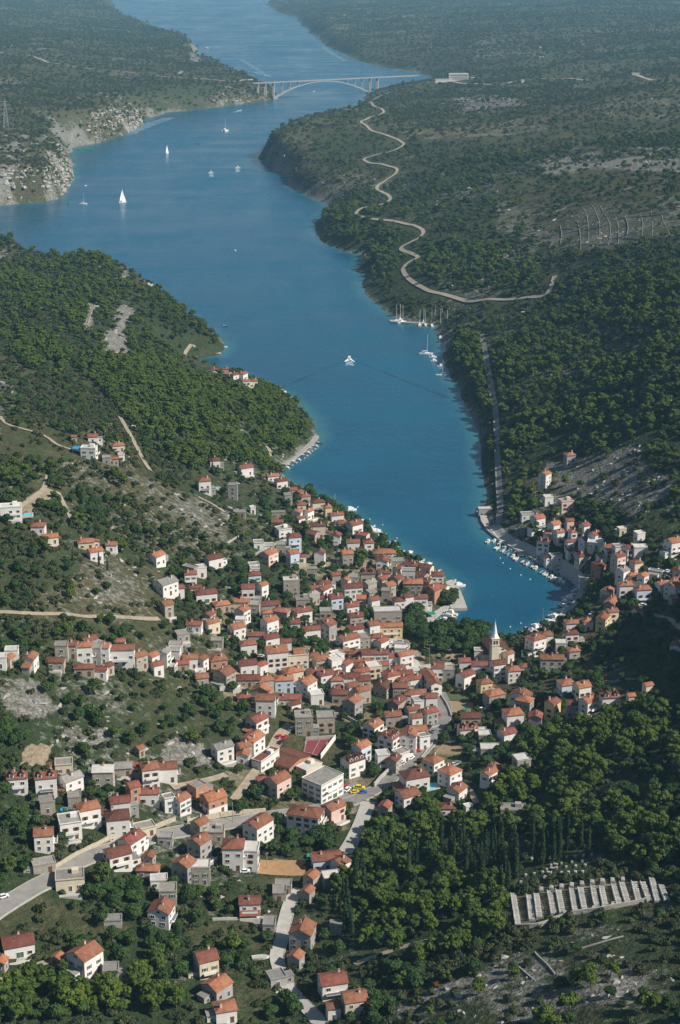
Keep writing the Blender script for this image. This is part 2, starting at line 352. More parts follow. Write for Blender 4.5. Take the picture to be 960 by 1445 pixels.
MEADOW = [[(0,1275),(60,1275),(140,1300),(200,1312),(130,1345),(60,1335),(0,1335)],[(270,1298),(385,1308),(385,1352),(275,1352)],[(600,1066),(650,1075),(640,1090),(600,1085)],[(455,1015),(490,1015),(480,1035),(455,1030)],[(330,1395),(400,1400),(400,1440),(330,1440)],[(880,1290),(960,1275),(960,1305),(880,1312)],[(360,1232),(430,1238),(430,1250),(360,1250)],[(0,600),(100,600),(160,640),(60,660),(0,650)]]
for i, P in enumerate(MEADOW):
    a = area(P); rock[a] = .05; soil[a] = .3 if i != 2 else .0; shrub[a] = .022; pine[a] = 0; broad[a] *= .5; green[a] = .9 if i in (2, 3) else .35
slope = np.zeros(GX.shape)
gzr = GZ2; dzy = np.gradient(gzr, axis=0) / np.gradient(gy)[:, None]; dzx = np.gradient(gzr, axis=1) / (DT * gy)[:, None]
slope = np.hypot(dzx, dzy - dzx * gt[None, :]).ravel()
rock = np.clip(rock + .6 * np.clip((slope - 1.0) / .5, 0, 1) * .4 + .45 * np.clip(1 - SD / 5.0, 0, 1) * (DV > 900), 0, 1)
clr = np.clip(.82 + 2.0 * fbm(GX, GY, 55, 3, 101), .2, 1.25)
near_ = PYV > 560
shrub = shrub * np.where(near_, clr, np.clip(.8 + 1.2 * fbm(GX, GY, 140, 3, 103), .3, 1.2)); broad = broad * np.where(near_ & ~VI, np.clip(clr, .3, 1.2), 1)
a = area(PINE[3]) | area(PINE[4]); pine[a] *= np.clip(.95 + 2.4 * fbm(GX[a]*.5 + GY[a]*.8, GY[a]*2.2, 75, 3, 105), .1, 1.2)
for k in (6, 7):
    a = area(ROCK[k][0], False); pine[a] = .001; shrub[a] = .005; broad[a] = 0; rock[a] = 1
a = area(ROCK[9][0]); shrub[a] = .055 * clr[a]; broad[a] = .003; rock[a] = np.clip(.48 + .6*n_s[a], 0, 1); green[a] = .5
rock[near_] = np.clip(rock[near_] + .30 * np.clip(.7 - clr[near_], 0, 1), 0, 1)
shrub = shrub * np.clip(1.3 - .9 * rock, .15, 1.1) * np.clip((SD - 3) / 4, 0, 1)
pine = pine * np.clip((SD - 4) / 5, 0, 1); broad = broad * np.clip((SD - 4) / 5, 0, 1)

cl_ = np.zeros(GX.shape)
for k in (0, 1, 2, 4, 5): cl_[area(ROCK[k][0])] = 1
cl2 = cl_.reshape(NR, NC); cl2 = blur(blur(cl2, 4, 0), 4, 1); cl_ = cl2.ravel()
GZ = GZ + np.where(SD > 0, cl_ * (np.abs(fbm(GX, GY, 38, 4, 81)) * 16 - 3) * np.clip(SD / 12, 0, 1), 0); GZ = np.where(SD > 0, np.maximum(GZ, .5), GZ); GZ2 = GZ.reshape(NR, NC)
rock = np.where(cl_ > .3, np.clip(.30 + 1.3 * fbm(GX, GY, 34, 3, 91), 0, 1), rock); shrub = np.where(cl_ > .3, np.clip(.05 - .12*fbm(GX, GY, 34, 3, 91), .006, .09), shrub)
# ------------------------------------------------------------------ terrain sheet
tm = bpy.data.meshes.new('terrain')
idx = (np.arange(NR-1)[:, None]*NC + np.arange(NC-1)[None, :]).ravel()
fc = np.stack([idx, idx+1, idx+NC+1, idx+NC], 1)
keep = (SD.reshape(-1)[fc] > -60).any(1)
fc = fc[keep]
tm.vertices.add(NR*NC); tm.vertices.foreach_set('co', np.stack([GX, GY, GZ], 1).ravel())
tm.loops.add(len(fc)*4); tm.loops.foreach_set('vertex_index', fc.ravel().astype(np.int32))
tm.polygons.add(len(fc)); tm.polygons.foreach_set('loop_start', (np.arange(len(fc))*4).astype(np.int32))
tm.polygons.foreach_set('use_smooth', np.ones(len(fc), bool))
tm.update(calc_edges=True); tm.validate()
for nm, arr in (('rock', rock), ('soil', soil), ('green', green)):
    at_ = tm.attributes.new(nm, 'FLOAT', 'POINT'); at_.data.foreach_set('value', arr.astype(np.float32))
m, nt, b = newmat('land'); TERRAIN_MAT = m
P = node(nt, 'ShaderNodeNewGeometry').outputs['Position']
def attr(nm):
    n = nt.nodes.new('ShaderNodeAttribute'); n.attribute_name = nm; return n.outputs['Fac']
n1 = noise(nt, P, .35, 5, .7); n2 = noise(nt, P, .05, 4, .6); n3 = noise(nt, P, .012, 4, .6); n4 = noise(nt, P, .11, 5, .75)
dry = ramp(nt, n1, [(.3, (.055,.052,.026)), (.55, (.10,.092,.048)), (.75, (.165,.15,.09))]).outputs[0]
veg = ramp(nt, mth(nt, 'ADD', mth(nt, 'MULTIPLY', n4, .6), mth(nt, 'MULTIPLY', n1, .4)), [(.28, (.014,.026,.012)), (.5, (.036,.055,.023)), (.72, (.075,.092,.038))]).outputs[0]
vf = ramp(nt, mth(nt, 'ADD', mth(nt, 'MULTIPLY', attr('green'), .55), mth(nt, 'MULTIPLY', n4, .75)), [(.42, 0), (.68, 1)]).outputs[0]
base = mix(nt, vf, dry, veg)
v = nt.nodes.new('ShaderNodeTexVoronoi'); v.inputs['Scale'].default_value = .22; nt.links.new(P, v.inputs['Vector'])
mpz = nt.nodes.new('ShaderNodeMapping'); mpz.inputs['Scale'].default_value = (1, 1, .22); nt.links.new(P, mpz.inputs[0]); n5 = noise(nt, mpz.outputs[0], .09, 5, .75)
vc = nt.nodes.new('ShaderNodeTexVoronoi'); vc.feature = 'DISTANCE_TO_EDGE'; vc.inputs['Scale'].default_value = .33; nt.links.new(mpz.outputs[0], vc.inputs['Vector'])
rkf = mth(nt, 'MULTIPLY', mth(nt, 'ADD', mth(nt, 'MULTIPLY', n1, .45), mth(nt, 'MULTIPLY', n5, .6)), mth(nt, 'ADD', mth(nt, 'MINIMUM', mth(nt, 'MULTIPLY', vc.outputs['Distance'], 2.2), .32), .66))
rk = ramp(nt, rkf, [(.22, (.07,.068,.06)), (.42, (.18,.173,.155)), (.6, (.30,.288,.262)), (.8, (.42,.405,.375))]).outputs[0]
rn = mth(nt, 'ADD', mth(nt, 'MULTIPLY', attr('rock'), .42), mth(nt, 'ADD', mth(nt, 'MULTIPLY', n1, .52), mth(nt, 'MULTIPLY', n4, .42)))
rf = ramp(nt, rn, [(.70, 0), (.80, .8), (.95, 1)]).outputs[0]
base = mix(nt, rf, base, rk)
sc = ramp(nt, n4, [(.3, (.20,.155,.10)), (.7, (.40,.335,.235))]).outputs[0]
sf = ramp(nt, mth(nt, 'ADD', mth(nt, 'MULTIPLY', attr('soil'), .75), mth(nt, 'MULTIPLY', n4, .4)), [(.55, 0), (.75, 1)]).outputs[0]
base = mix(nt, sf, base, sc)
nt.links.new(base, b.inputs['Base Color']); b.inputs['Roughness'].default_value = .95; b.inputs['Specular IOR Level'].default_value = .1
bp = nt.nodes.new('ShaderNodeBump'); bp.inputs['Strength'].default_value = .9; bp.inputs['Distance'].default_value = 1.6
nt.links.new(mth(nt, 'ADD', mth(nt, 'ADD', n1, mth(nt, 'MULTIPLY', n5, 2.2)), mth(nt, 'MULTIPLY', n4, 1.6)), bp.inputs['Height']); nt.links.new(bp.outputs[0], b.inputs['Normal'])
tm.materials.append(m)
tag(obj('terrain', tm), kind='structure')

# ------------------------------------------------------------------ water
m, nt, b = newmat('sea')
P = node(nt, 'ShaderNodeNewGeometry').outputs['Position']
mp = nt.nodes.new('ShaderNodeMapping'); mp.inputs['Scale'].default_value = (1, .35, 1); nt.links.new(P, mp.inputs[0])
big = noise(nt, mp.outputs[0], .006, 4, .55); mid = noise(nt, mp.outputs[0], .03, 4, .6)
col = ramp(nt, big, [(.3, (.003,.062,.118)), (.7, (.006,.092,.158))]).outputs[0]
nt.links.new(col, b.inputs['Base Color'])
rr = ramp(nt, mth(nt, 'ADD', mth(nt, 'MULTIPLY', big, .7), mth(nt, 'MULTIPLY', mid, .3)), [(.38, .20), (.62, .34)]).outputs[0]
nt.links.new(rr, b.inputs['Roughness']); b.inputs['IOR'].default_value = 1.33
w1 = noise(nt, mp.outputs[0], .35, 3, .6); w2 = noise(nt, P, .06, 3, .5)
bp = nt.nodes.new('ShaderNodeBump'); bp.inputs['Strength'].default_value = .35; bp.inputs['Distance'].default_value = .8
nt.links.new(mth(nt, 'ADD', w1, w2), bp.inputs['Height']); nt.links.new(bp.outputs[0], b.inputs['Normal'])
st_ = nt.nodes.new('ShaderNodeMapping'); st_.inputs['Scale'].default_value = (.35, 1, 1); st_.inputs['Rotation'].default_value = (0, 0, .12); nt.links.new(P, st_.inputs[0]); sk = noise(nt, st_.outputs[0], .014, 5, .6)
col2 = mix(nt, 1.0, col, ramp(nt, sk, [(.35, (.80,.84,.88)), (.65, (1.12,1.1,1.08))]).outputs[0], 'MULTIPLY')
sh = nt.nodes.new('ShaderNodeAttribute'); sh.attribute_name = 'shallow'
col3 = mix(nt, mth(nt, 'MULTIPLY', sh.outputs['Fac'], ramp(nt, mid, [(.3, .3), (.7, 1)]).outputs[0]), col2, (.045,.17,.17)); nt.links.new(col3, b.inputs['Base Color'])
rr2 = mth(nt, 'ADD', rr, mth(nt, 'MULTIPLY', mth(nt, 'SUBTRACT', sk, .5), .45)); nt.links.new(rr2, b.inputs['Roughness'])
wmesh = bpy.data.meshes.new('water'); r2 = np.arange(0, NR, 3); q2 = np.arange(0, NC, 2); gid = (r2[:, None]*NC + q2[None, :]); nr_, nc_ = gid.shape; gid = gid.ravel()
wi = (np.arange(nr_-1)[:, None]*nc_ + np.arange(nc_-1)[None, :]).ravel(); wf = np.stack([wi, wi+1, wi+nc_+1, wi+nc_], 1); wf = wf[(SD[gid][wf] < 60).any(1)]
wmesh.vertices.add(len(gid)); wmesh.vertices.foreach_set('co', np.stack([GX[gid], GY[gid], np.zeros(len(gid))], 1).ravel())
wmesh.loops.add(len(wf)*4); wmesh.loops.foreach_set('vertex_index', wf.ravel().astype(np.int32)); wmesh.polygons.add(len(wf)); wmesh.polygons.foreach_set('loop_start', (np.arange(len(wf))*4).astype(np.int32)); wmesh.update(calc_edges=True)
q_ = wmesh.attributes.new('shallow', 'FLOAT', 'POINT'); q_.data.foreach_set('value', np.clip(1 + (SD[gid] + 1) / 13, 0, 1).astype(np.float32)); wmesh.materials.append(m)
tag(obj('water', wmesh), kind='structure')

# ------------------------------------------------------------------ roads, paths, quays
def smooth_path(pts, step=.0045):
    w = [Vector((*ground(*p)[:2],)) for p in pts]
    out = []
    n = len(w)
    for i in range(n-1):
        p0, p1, p2, p3 = w[max(i-1,0)], w[i], w[i+1], w[min(i+2,n-1)]
        k = max(2, int((p2-p1).length / max(2.5, step*p1.length)))
        for j in range(k):
            t = j/k
            out.append(.5*((2*p1) + (p2-p0)*t + (2*p0-5*p1+4*p2-p3)*t*t + (3*p1-p0-3*p2+p3)*t*t*t))
    out.append(w[-1]); return out
ROADPTS = []
def ribbon(name, pts, width, mat, off=.25, kerb=None, keep=True):
    c = smooth_path(pts); b = MB(); n = len(c); rows = []; kl = []; kr = []
    zc = np.array([float(hgt(p.x, p.y)) for p in c])
    for i, p in enumerate(c):
        d = (c[min(i+1,n-1)] - c[max(i-1,0)]).normalized(); q = Vector((-d.y, d.x))
        lift = off + p.length * .00022
        rows.append([(p.x+q.x*width*s, p.y+q.y*width*s, max(float(hgt(p.x+q.x*width*s, p.y+q.y*width*s)), zc[i]-.8, .9) + lift) for s in (-.5, -.25, 0, .25, .5)])
        if keep: ROADPTS.append((p.x, p.y, width/2))
    for i in range(n-1):
        for k in range(4): b.poly([rows[i][k+1], rows[i][k], rows[i+1][k], rows[i+1][k+1]])
    if kerb:
        for i in range(n-1):
            for k, s in ((0, 1), (4, -1)):
                A = Vector(rows[i][k]); B = Vector(rows[i+1][k]); u = Vector((0,0,.13))
                d = (B-A); 
                if d.length < .01: continue
                q = Vector((d.y, -d.x, 0)).normalized()*(.22*s)
                b.poly([A+u, B+u, B+q+u, A+q+u], 1); b.poly([A-u*3, B-u*3, B+u, A+u], 1); b.poly([A+q-u*6, B+q-u*6, B+q+u, A+q+u], 1)
    o = b.build(name, [mat, kerb or mat]); tag(o, kind='structure'); return c
ASPH = flat('road_grey', (.22,.21,.195), .9, .22, .25); CONC = flat('concrete', (.40,.385,.35), .9, .2, .4); DIRT = flat('dirt_road', (.30,.25,.185), .95, .25, .3)
PALE = flat('pale_track', (.42,.36,.27), .95, .2, .2); PAVE = flat('paving', (.42,.40,.36), .9, .2, .3); STONE = flat('drystone', (.34,.325,.29), .95, .35, .9)
FARR = flat('far_road', (.36,.31,.245), .95, .2, .1)
main_c = ribbon('main_road', [(-60,1312),(0,1283),(40,1258),(75,1240),(110,1217),(150,1202),(195,1187),(230,1179),(280,1170),(340,1160),(400,1150),(450,1142),(495,1132),(530,1115),(560,1092),(590,1066),(612,1040),(627,1012),(624,990),(612,968),(598,952),(588,942)], 6.4, ASPH, kerb=CONC)
ribbon('parking_lot', [(482,1128),(500,1118),(515,1112)], 13, ASPH, .22)
low_c = ribbon('village_street', [(462,1470),(448,1440),(425,1415),(412,1400),(397,1374),(391,1350),(398,1325),(403,1298),(412,1270),(425,1255)], 4.6, CONC, kerb=PAVE)
ribbon('village_street', [(486,1205),(497,1188),(507,1168),(514,1150),(520,1132)], 6, CONC)
ribbon('quay_road', [(696,742),(712,760),(745,777),(775,791),(802,808),(822,826)], 6.5, CONC, .3)
ribbon('coast_road', [(703,742),(706,715),(704,680),(702,640),(700,590),(693,545),(686,505),(680,472)], 4.2, ASPH, .3)
ribbon('plaza', [(556,905),(570,925),(584,945),(612,944),(640,942)], 11, PAVE, .25)
ribbon('parking_lot', [(545,902),(560,918),(572,936)], 12, CONC, .22)
ribbon('winding_road', [(550,131),(535,137),(522,145),(530,152),(542,159),(525,165),(510,172),(520,181),(535,188),(555,195),(570,203),(558,212),(540,217),(515,224),(520,230),(545,234),(560,239),(557,247),(545,255),(532,265),(542,273),(551,282),(535,290),(512,294),(503,301),(510,306),(530,310),(558,313),(582,318),(597,326),(592,336),(572,346),(566,352),(580,358),(590,364),(578,370),(569,380),(577,394),(605,411),(640,420),(690,423),(740,421),(765,419),(777,408),(783,390)], 4.6, FARR, .4)
ribbon('hill_road', [(-30,72),(0,75),(60,85),(130,98),(200,105),(250,110),(300,113),(340,115),(362,114)], 8, FARR, .6)
ribbon('hill_road', [(600,117),(640,116),(700,120),(760,112),(850,112),(930,114)], 9, FARR, .6)
for p, w_ in (([(0,588),(8,598),(25,604),(60,614),(75,624),(85,630),(105,636)],3.5),([(168,586),(178,604),(190,625),(200,645),(213,665)],4),([(25,720),(50,702),(62,690),(68,672)],3.5),([(82,695),(92,715),(103,738)],3.5),
   ([(-10,865),(50,867),(100,868),(122,871),(170,872),(225,874)],3.5),([(243,1112),(275,1106),(300,1100),(320,1094)],4.5),([(330,1130),(352,1100),(366,1082),(372,1066)],5),([(378,1072),(388,1052),(398,1036),(412,1024)],7),
   ([(0,1385),(30,1372),(62,1360),(95,1350)],3.5),([(920,868),(945,875),(965,890)],4),([(280,702),(300,712),(318,724)],4),([(500,1362),(560,1340),(620,1325),(660,1318)],3.5),([(440,390),(439,391)],1),([(140,420),(130,440),(124,460)],1.5),
   ([(248,505),(262,498),(276,490)],4),([(370,650),(382,640),(376,630)],4),([(655,1108),(665,1120),(672,1135)],4)):
    if w_ > 1: ribbon('dirt_road', p, w_*.7, DIRT, .3)
def quay(name, pts, width, top, mat, label=None, cat=None):
    c = [Vector(at(px, py, 0)) for px, py in pts]; b = MB(); n = len(c); L, Rr = [], []
    for i, p in enumerate(c):
        d = (c[min(i+1,n-1)] - c[max(i-1,0)]).normalized(); q = Vector((-d.y, d.x)); L.append(p+q*width/2); Rr.append(p-q*width/2)
    for i in range(n-1):
        b.poly([(*Rr[i],top),(*Rr[i+1],top),(*L[i+1],top),(*L[i],top)])
        b.poly([(*L[i],top),(*L[i+1],top),(*L[i+1],-2),(*L[i],-2)]); b.poly([(*Rr[i],-2),(*Rr[i+1],-2),(*Rr[i+1],top),(*Rr[i],top)])
    b.poly([(*L[0],top),(*L[0],-2),(*Rr[0],-2),(*Rr[0],top)]); b.poly([(*L[-1],top),(*Rr[-1],top),(*Rr[-1],-2),(*L[-1],-2)])
    o = b.build(name, mat)
    if label: tag(o, label, cat)
    else: tag(o, kind='structure')
    for p in c: ROADPTS.append((p.x, p.y, width/2))
quay('quay', [(680,718),(684,738),(692,750),(708,764),(736,780),(766,795),(796,810),(816,825),(821,836),(815,851),(795,871),(768,889),(742,899)], 4.5, 1.5, CONC, 'long curved pale stone quay along the head of the bay', 'quay')
quay('quay', [(392,663),(405,654),(425,640),(440,627),(447,617)], 3.5, 1.4, STONE, 'straight stone quay under the pine hill with small boats', 'quay')
quay('breakwater', [(604,884),(607,876),(615,869),(626,861),(636,857)], 3.4, 1.4, CONC, 'short curved breakwater around the little harbour', 'breakwater')
quay('quay', [(632,824),(638,836),(643,848),(648,862)], 9, 1.6, CONC, 'blunt concrete pier at the tip of the old town', 'pier')
quay('jetty', [(551,455),(580,457),(610,458.5),(640,458),(665,455),(680,452)], 3.2, 1.5, CONC, 'long straight jetty with sailing yachts below the winding road', 'jetty')
quay('jetty', [(674,723),(684,724),(694,722)], 12, 1.6, CONC, 'square waterfront platform carrying a low white building', 'jetty')
quay('jetty', [(264,507),(286,503),(300,500.5),(311,499)], 3.5, 1.3, PALE, 'low pale shore wall around the small cove of the headland', 'sea wall')
# ------------------------------------------------------------------ houses
def roofmat(name, a, b_, c):
    m, nt, b = newmat(name)
    g = node(nt, 'ShaderNodeTexCoord').outputs['Object']; oi = node(nt, 'ShaderNodeObjectInfo').outputs['Random']
    n1 = noise(nt, g, .9, 6, .7); n2 = noise(nt, g, .22, 3, .6)
    col = ramp(nt, mth(nt, 'ADD', mth(nt, 'MULTIPLY', n1, .6), mth(nt, 'MULTIPLY', n2, .4)), [(.32, a), (.5, b_), (.68, c)]).outputs[0]
    w = nt.nodes.new('ShaderNodeTexWave'); w.wave_type = 'BANDS'; w.bands_direction = 'X'; w.inputs['Scale'].default_value = 1.1; w.inputs['Distortion'].default_value = .6; nt.links.new(g, w.inputs[0])
    col = mix(nt, .35, col, mix(nt, 1.0, col, ramp(nt, w.outputs['Fac'], [(0, .62), (1, 1)]).outputs[0], 'MULTIPLY'))
    col = mix(nt, 1.0, col, ramp(nt, oi, [(0, (.58,.60,.62)), (.5, (.88,.9,.9)), (1, (1.12,1.06,1.0))]).outputs[0], 'MULTIPLY')
    nt.links.new(col, b.inputs['Base Color']); b.inputs['Roughness'].default_value = .85; b.inputs['Specular IOR Level'].default_value = .2
    bp = nt.nodes.new('ShaderNodeBump'); bp.inputs['Strength'].default_value = .6; bp.inputs['Distance'].default_value = .06
    nt.links.new(w.outputs['Fac'], bp.inputs['Height']); nt.links.new(bp.outputs[0], b.inputs['Normal'])
    return m
RM = {'O': roofmat('orange_tile', (.18,.075,.046), (.33,.138,.080), (.42,.205,.125)), 'R': roofmat('red_tile', (.125,.046,.036), (.23,.082,.060), (.32,.13,.09)),
      'B': roofmat('brown_tile', (.12,.052,.038), (.20,.08,.055), (.27,.115,.075)), 'G': flat('grey_roof', (.30,.285,.26), .9, .3, .5, rnd=.3), 'W': flat('pale_roof', (.58,.56,.52), .85, .2, .4, rnd=.2)}
WM = {'w': flat('white_render', (.74,.72,.68), .85, .10, .35, rnd=.14), 'c': flat('cream_render', (.66,.58,.44), .85, .12, .35, rnd=.12), 'g': flat('bare_concrete', (.36,.35,.33), .9, .22, .6, rnd=.2),
      's': flat('old_stone_wall', (.40,.36,.30), .9, .3, .9, rnd=.22), 'y': flat('yellow_render', (.64,.52,.30), .85, .1, .3), 'p': flat('pink_render', (.64,.47,.41), .85, .1, .3), 'b': flat('blue_render', (.52,.60,.69), .85, .1, .3),
      'o': flat('bare_brick', (.43,.235,.155), .9, .2, .6)}
FRW = flat('white_paint', (.75,.74,.72), .6, .06, 1); FRB = flat('brown_paint', (.16,.085,.05), .6, .15, 1); FRG = flat('green_paint', (.06,.14,.09), .6, .15, 1)
GLM, nt, b = newmat('window_glass'); b.inputs['Base Color'].default_value = (.02, .025, .03, 1); b.inputs['Roughness'].default_value = .12
VOID = flat('dark_opening', (.025,.022,.02), .9, .2, 1); METAL = flat('galvanised_metal', (.45,.46,.47), .45, .15, 1, metallic=.6); CHIM = flat('chimney_render', (.55,.50,.44), .9, .15, 1)

def window_mesh(nm, w, h, fm, pm, shut=None):
    b = MB(); t = .09
    b.box((0, -.03, h/2), (w-.1, .04, h-.1), m=1)
    for x in (-w/2, w/2, 0): b.box((x, -.06, h/2), (t if x else .05, .08, h+t), m=0)
    for z in (0, h): b.box((0, -.065, z), (w+.16, .1, t), m=0)
    if shut is not None:
        for x in (-w*.78, w*.78): b.box((x, -.05, h/2), (w*.5, .06, h), m=2)
    return b.mesh(nm, [fm, pm] + ([shut] if shut is not None else []))
WIN = [window_mesh('window', 1.05, 1.35, FRW, GLM), window_mesh('window', 1.05, 1.35, FRB, GLM, FRB), window_mesh('window', 1.0, 1.3, FRW, GLM, FRG), window_mesh('window', 1.5, 1.3, FRW, GLM), window_mesh('window', 1.2, 1.4, CONC, VOID)]
DOORS = [window_mesh('door', 1.1, 2.1, FRB, FRB), window_mesh('door', 1.1, 2.1, FRW, GLM), window_mesh('door', 2.4, 2.2, FRW, FRG)]

HOUSES = []     # filled from the lists of the parts of the village below
def zone(ox, oy, sc, rows):
    for r in rows:
        r = list(r); fl = r[9] if len(r) > 9 else ''
        k = 1 - .16*min(1, max(0, (oy + r[1]/sc - 1000)/350)); HOUSES.append(dict(px=ox + r[0]/sc, py=oy + r[1]/sc, L=r[2]*(.61 if r[2] < 15 else .66), W=r[3]*(.64 if r[2] < 15 else .67), hk=1 - (1-k)*.6, st=r[4], a=r[5], roof=r[6], rc=r[7], wc=r[8], fl=fl))
# x, y of the foot of the front wall; length, depth, storeys, turn of the ridge, roof form, roof and wall finish
zone(0, 580, 3, [(395,135,9,8,1,10,'g','R','w'),(500,175,12,9,1,20,'h','O','c'),(380,205,14,9,2,0,'f','W','w','net'),(480,230,9,6,1,10,'g','R','s'),(515,212,6,5,1,10,'f','G','w'),(315,135,5,4,1,10,'g','O','s'),
 (50,465,16,9,2,10,'f','W','w'),(165,520,11,9,1,5,'h','O','w'),(215,565,12,8,1,-25,'g','O','c'),(365,590,13,9,1,15,'h','O','c'),(475,598,9,7,1,5,'g','O','w'),(405,640,11,8,1.5,30,'g','O','w'),(665,660,12,9,1.5,20,'g','O','w')])
zone(240, 600, 3, [(190,183,10,9,1.5,15,'h','B','w'),(320,215,14,9,1.5,25,'g','B','w'),(145,290,12,11,2.5,15,'h','O','w'),(268,315,9,8,3,0,'f','G','g','raw'),(435,240,12,8,1,20,'g','O','w'),(470,270,12,8,1.5,20,'g','R','w'),
 (515,300,11,8,1,15,'g','B','s'),(545,310,8,7,1,60,'g','B','s'),(500,340,8,7,2,15,'f','G','g'),(570,335,10,8,1.5,20,'h','R','s'),(555,362,9,8,1,10,'h','O','c'),(625,370,13,9,2,20,'h','R','c'),(668,400,7,9,2.5,20,'h','O','y'),
 (540,405,10,8,1.5,20,'g','O','w'),(585,402,10,7,1.5,55,'g','O','w'),(552,420,8,5,1,0,'g','R','w'),(705,415,13,8,1.5,20,'g','R','w'),(625,480,14,9,2.5,10,'g','B','c'),(605,498,10,9,1.5,-30,'g','B','s'),(455,435,11,7,1,5,'g','B','s'),
 (480,490,13,11,2,20,'f','G','w'),(705,505,9,8,1.5,20,'g','R','w'),(780,475,13,11,2.5,35,'g','R','w'),(728,450,9,9,1.5,20,'g','B','s'),(815,500,12,8,1.5,-25,'g','R','p'),(775,532,12,8,1.5,10,'g','O','w'),(840,542,9,8,2,10,'h','R','w'),
 (750,600,10,9,2.5,15,'g','O','s'),(525,540,12,10,3,15,'h','R','b'),(420,595,14,10,2,20,'g','O','p'),(520,602,9,9,2.5,25,'g','O','b'),(562,582,6,5,1,10,'g','R','w'),(635,597,8,9,2.5,80,'g','B','w'),(375,525,9,8,1,5,'f','G','w'),
 (420,537,9,7,1,0,'f','G','w'),(470,542,9,8,1.5,0,'f','G','s'),(600,645,9,6,1.5,0,'f','G','s','raw'),(185,610,14,10,1.5,30,'g','B','w'),(90,640,13,7,1,-30,'f','G','s'),(355,625,9,8,1,15,'f','G','w'),(900,622,14,10,2,25,'g','B','w'),
 (900,567,17,11,1,0,'h','O','w'),(350,375,5,5,1,20,'f','W','w'),(295,390,12,8,.8,0,'f','G','s','raw'),(460,395,14,5,1,5,'f','G','s')])
zone(640, 600, 3, [(490,180,10,9,2.5,15,'h','O','g'),(385,270,10,9,3,50,'g','O','w'),(400,340,9,7,1.5,10,'f','W','w'),(475,370,13,9,2,20,'f','G','p'),(310,405,12,8,1,5,'f','G','w'),(355,455,11,10,2.5,35,'g','O','w'),(425,482,10,9,2.5,30,'g','O','w'),
 (490,442,7,6,1.5,15,'g','R','p'),(512,505,11,9,2,15,'h','O','w'),(445,505,8,8,2,20,'g','O','w'),(558,530,9,9,1.5,30,'g','R','w'),(492,533,8,7,1.5,20,'g','R','w'),(380,548,12,9,2,-20,'g','R','w','dorm'),(430,592,11,8,1,10,'f','G','w'),
 (545,602,12,10,1.5,15,'h','R','c'),(495,567,8,7,1,10,'g','R','w'),(132,388,14,7,1.5,5,'f','W','g')])
zone(820, 730, 6.857, [(130,290,11,9,1.5,40,'g','R','w'),(30,200,8,8,2,30,'g','R','w'),(150,330,16,9,1,-15,'f','W','w'),(255,425,12,9,2,35,'g','B','w'),(460,420,11,9,2,30,'g','R','w'),(560,385,12,8,1.5,5,'f','W','w'),(365,380,10,8,1.5,15,'f','G','w'),
 (175,620,10,12,3,30,'h','B','o'),(350,542,10,9,3,30,'g','B','p'),(400,662,9,9,2.5,40,'g','G','w'),(525,592,9,8,2.5,25,'h','B','c'),(490,625,10,7,1,20,'h','O','s'),(880,392,12,11,2.5,30,'g','O','w'),(560,250,8,7,1.5,20,'f','W','w'),(390,180,7,6,1,20,'f','W','c'),
 (420,800,12,9,2.5,10,'h','O','w'),(585,842,13,10,2.5,10,'h','O','b'),(592,690,8,7,2,50,'g','O','w'),(500,705,9,8,1.5,10,'h','O','w'),(250,812,10,8,1.5,60,'g','O','c'),(290,930,14,9,1.5,60,'g','O','g'),(290,1032,9,8,2,20,'g','O','c'),
 (205,1095,13,8,2,15,'g','R','y'),(780,742,8,8,1.5,20,'g','O','w'),(850,712,10,6,1,0,'f','W','w'),(890,792,15,10,2,50,'g','O','w'),(930,640,9,8,2,15,'g','O','c'),(890,852,6,6,1,20,'g','O','s'),(720,602,5,12,1,60,'f','G','w'),(550,972,6,6,1,20,'g','O','b'),(40,682,12,7,1.5,10,'f','G','w')])
zone(640, 780, 3, [(345,442,13,11,3,30,'h','O','w'),(388,412,10,9,2.5,15,'h','O','w'),(495,395,11,8,2,10,'h','B','w'),(505,338,14,8,1.5,5,'h','O','w'),(565,332,8,8,1.5,15,'h','O','w'),(415,500,17,9,2,0,'g','O','g'),(505,467,9,7,2,15,'h','O','s'),
 (455,422,9,7,1.5,0,'f','W','w'),(250,552,10,9,2,15,'h','O','w'),(185,547,10,9,3,15,'g','R','w'),(108,527,13,8,2,0,'g','R','w'),(45,502,9,8,1.5,10,'g','R','w'),(50,572,13,9,2,0,'g','R','w'),(130,607,10,8,2,20,'h','O','y'),(312,512,11,7,1,0,'h','O','w'),
 (170,657,14,10,2,20,'h','O','s'),(285,662,9,14,2,65,'g','O','w'),(232,470,7,6,1.5,40,'g','O','w'),(105,455,7,6,1.5,0,'f','G','w'),(820,607,6,5,1.5,20,'g','O','c'),(945,442,11,9,1.5,20,'g','O','b')])
zone(680, 940, 3.43, [(405,167,11,10,2.5,20,'h','O','b'),(480,178,10,10,2.5,20,'g','O','w'),(440,248,10,8,2,0,'g','B','g'),(512,235,10,9,2,0,'g','O','w'),(340,257,9,8,2.5,0,'g','B','y'),(617,203,13,9,1.5,10,'h','R','w','dorm'),(148,312,13,11,2.5,15,'h','O','w'),
 (257,312,9,9,2,75,'g','R','g'),(205,235,9,11,2,65,'h','O','s'),(120,378,11,9,1.5,25,'g','R','w'),(40,437,14,9,1,0,'f','W','s'),(10,367,9,8,1,5,'f','W','s'),(65,378,9,5,.7,0,'f','R','s'),(55,543,10,8,1,15,'g','O','s'),(32,588,10,7,2,15,'g','O','w'),
 (190,522,10,9,2,20,'f','W','g'),(150,732,15,8,1,0,'f','G','g'),(720,182,5,5,1,10,'g','O','c')])
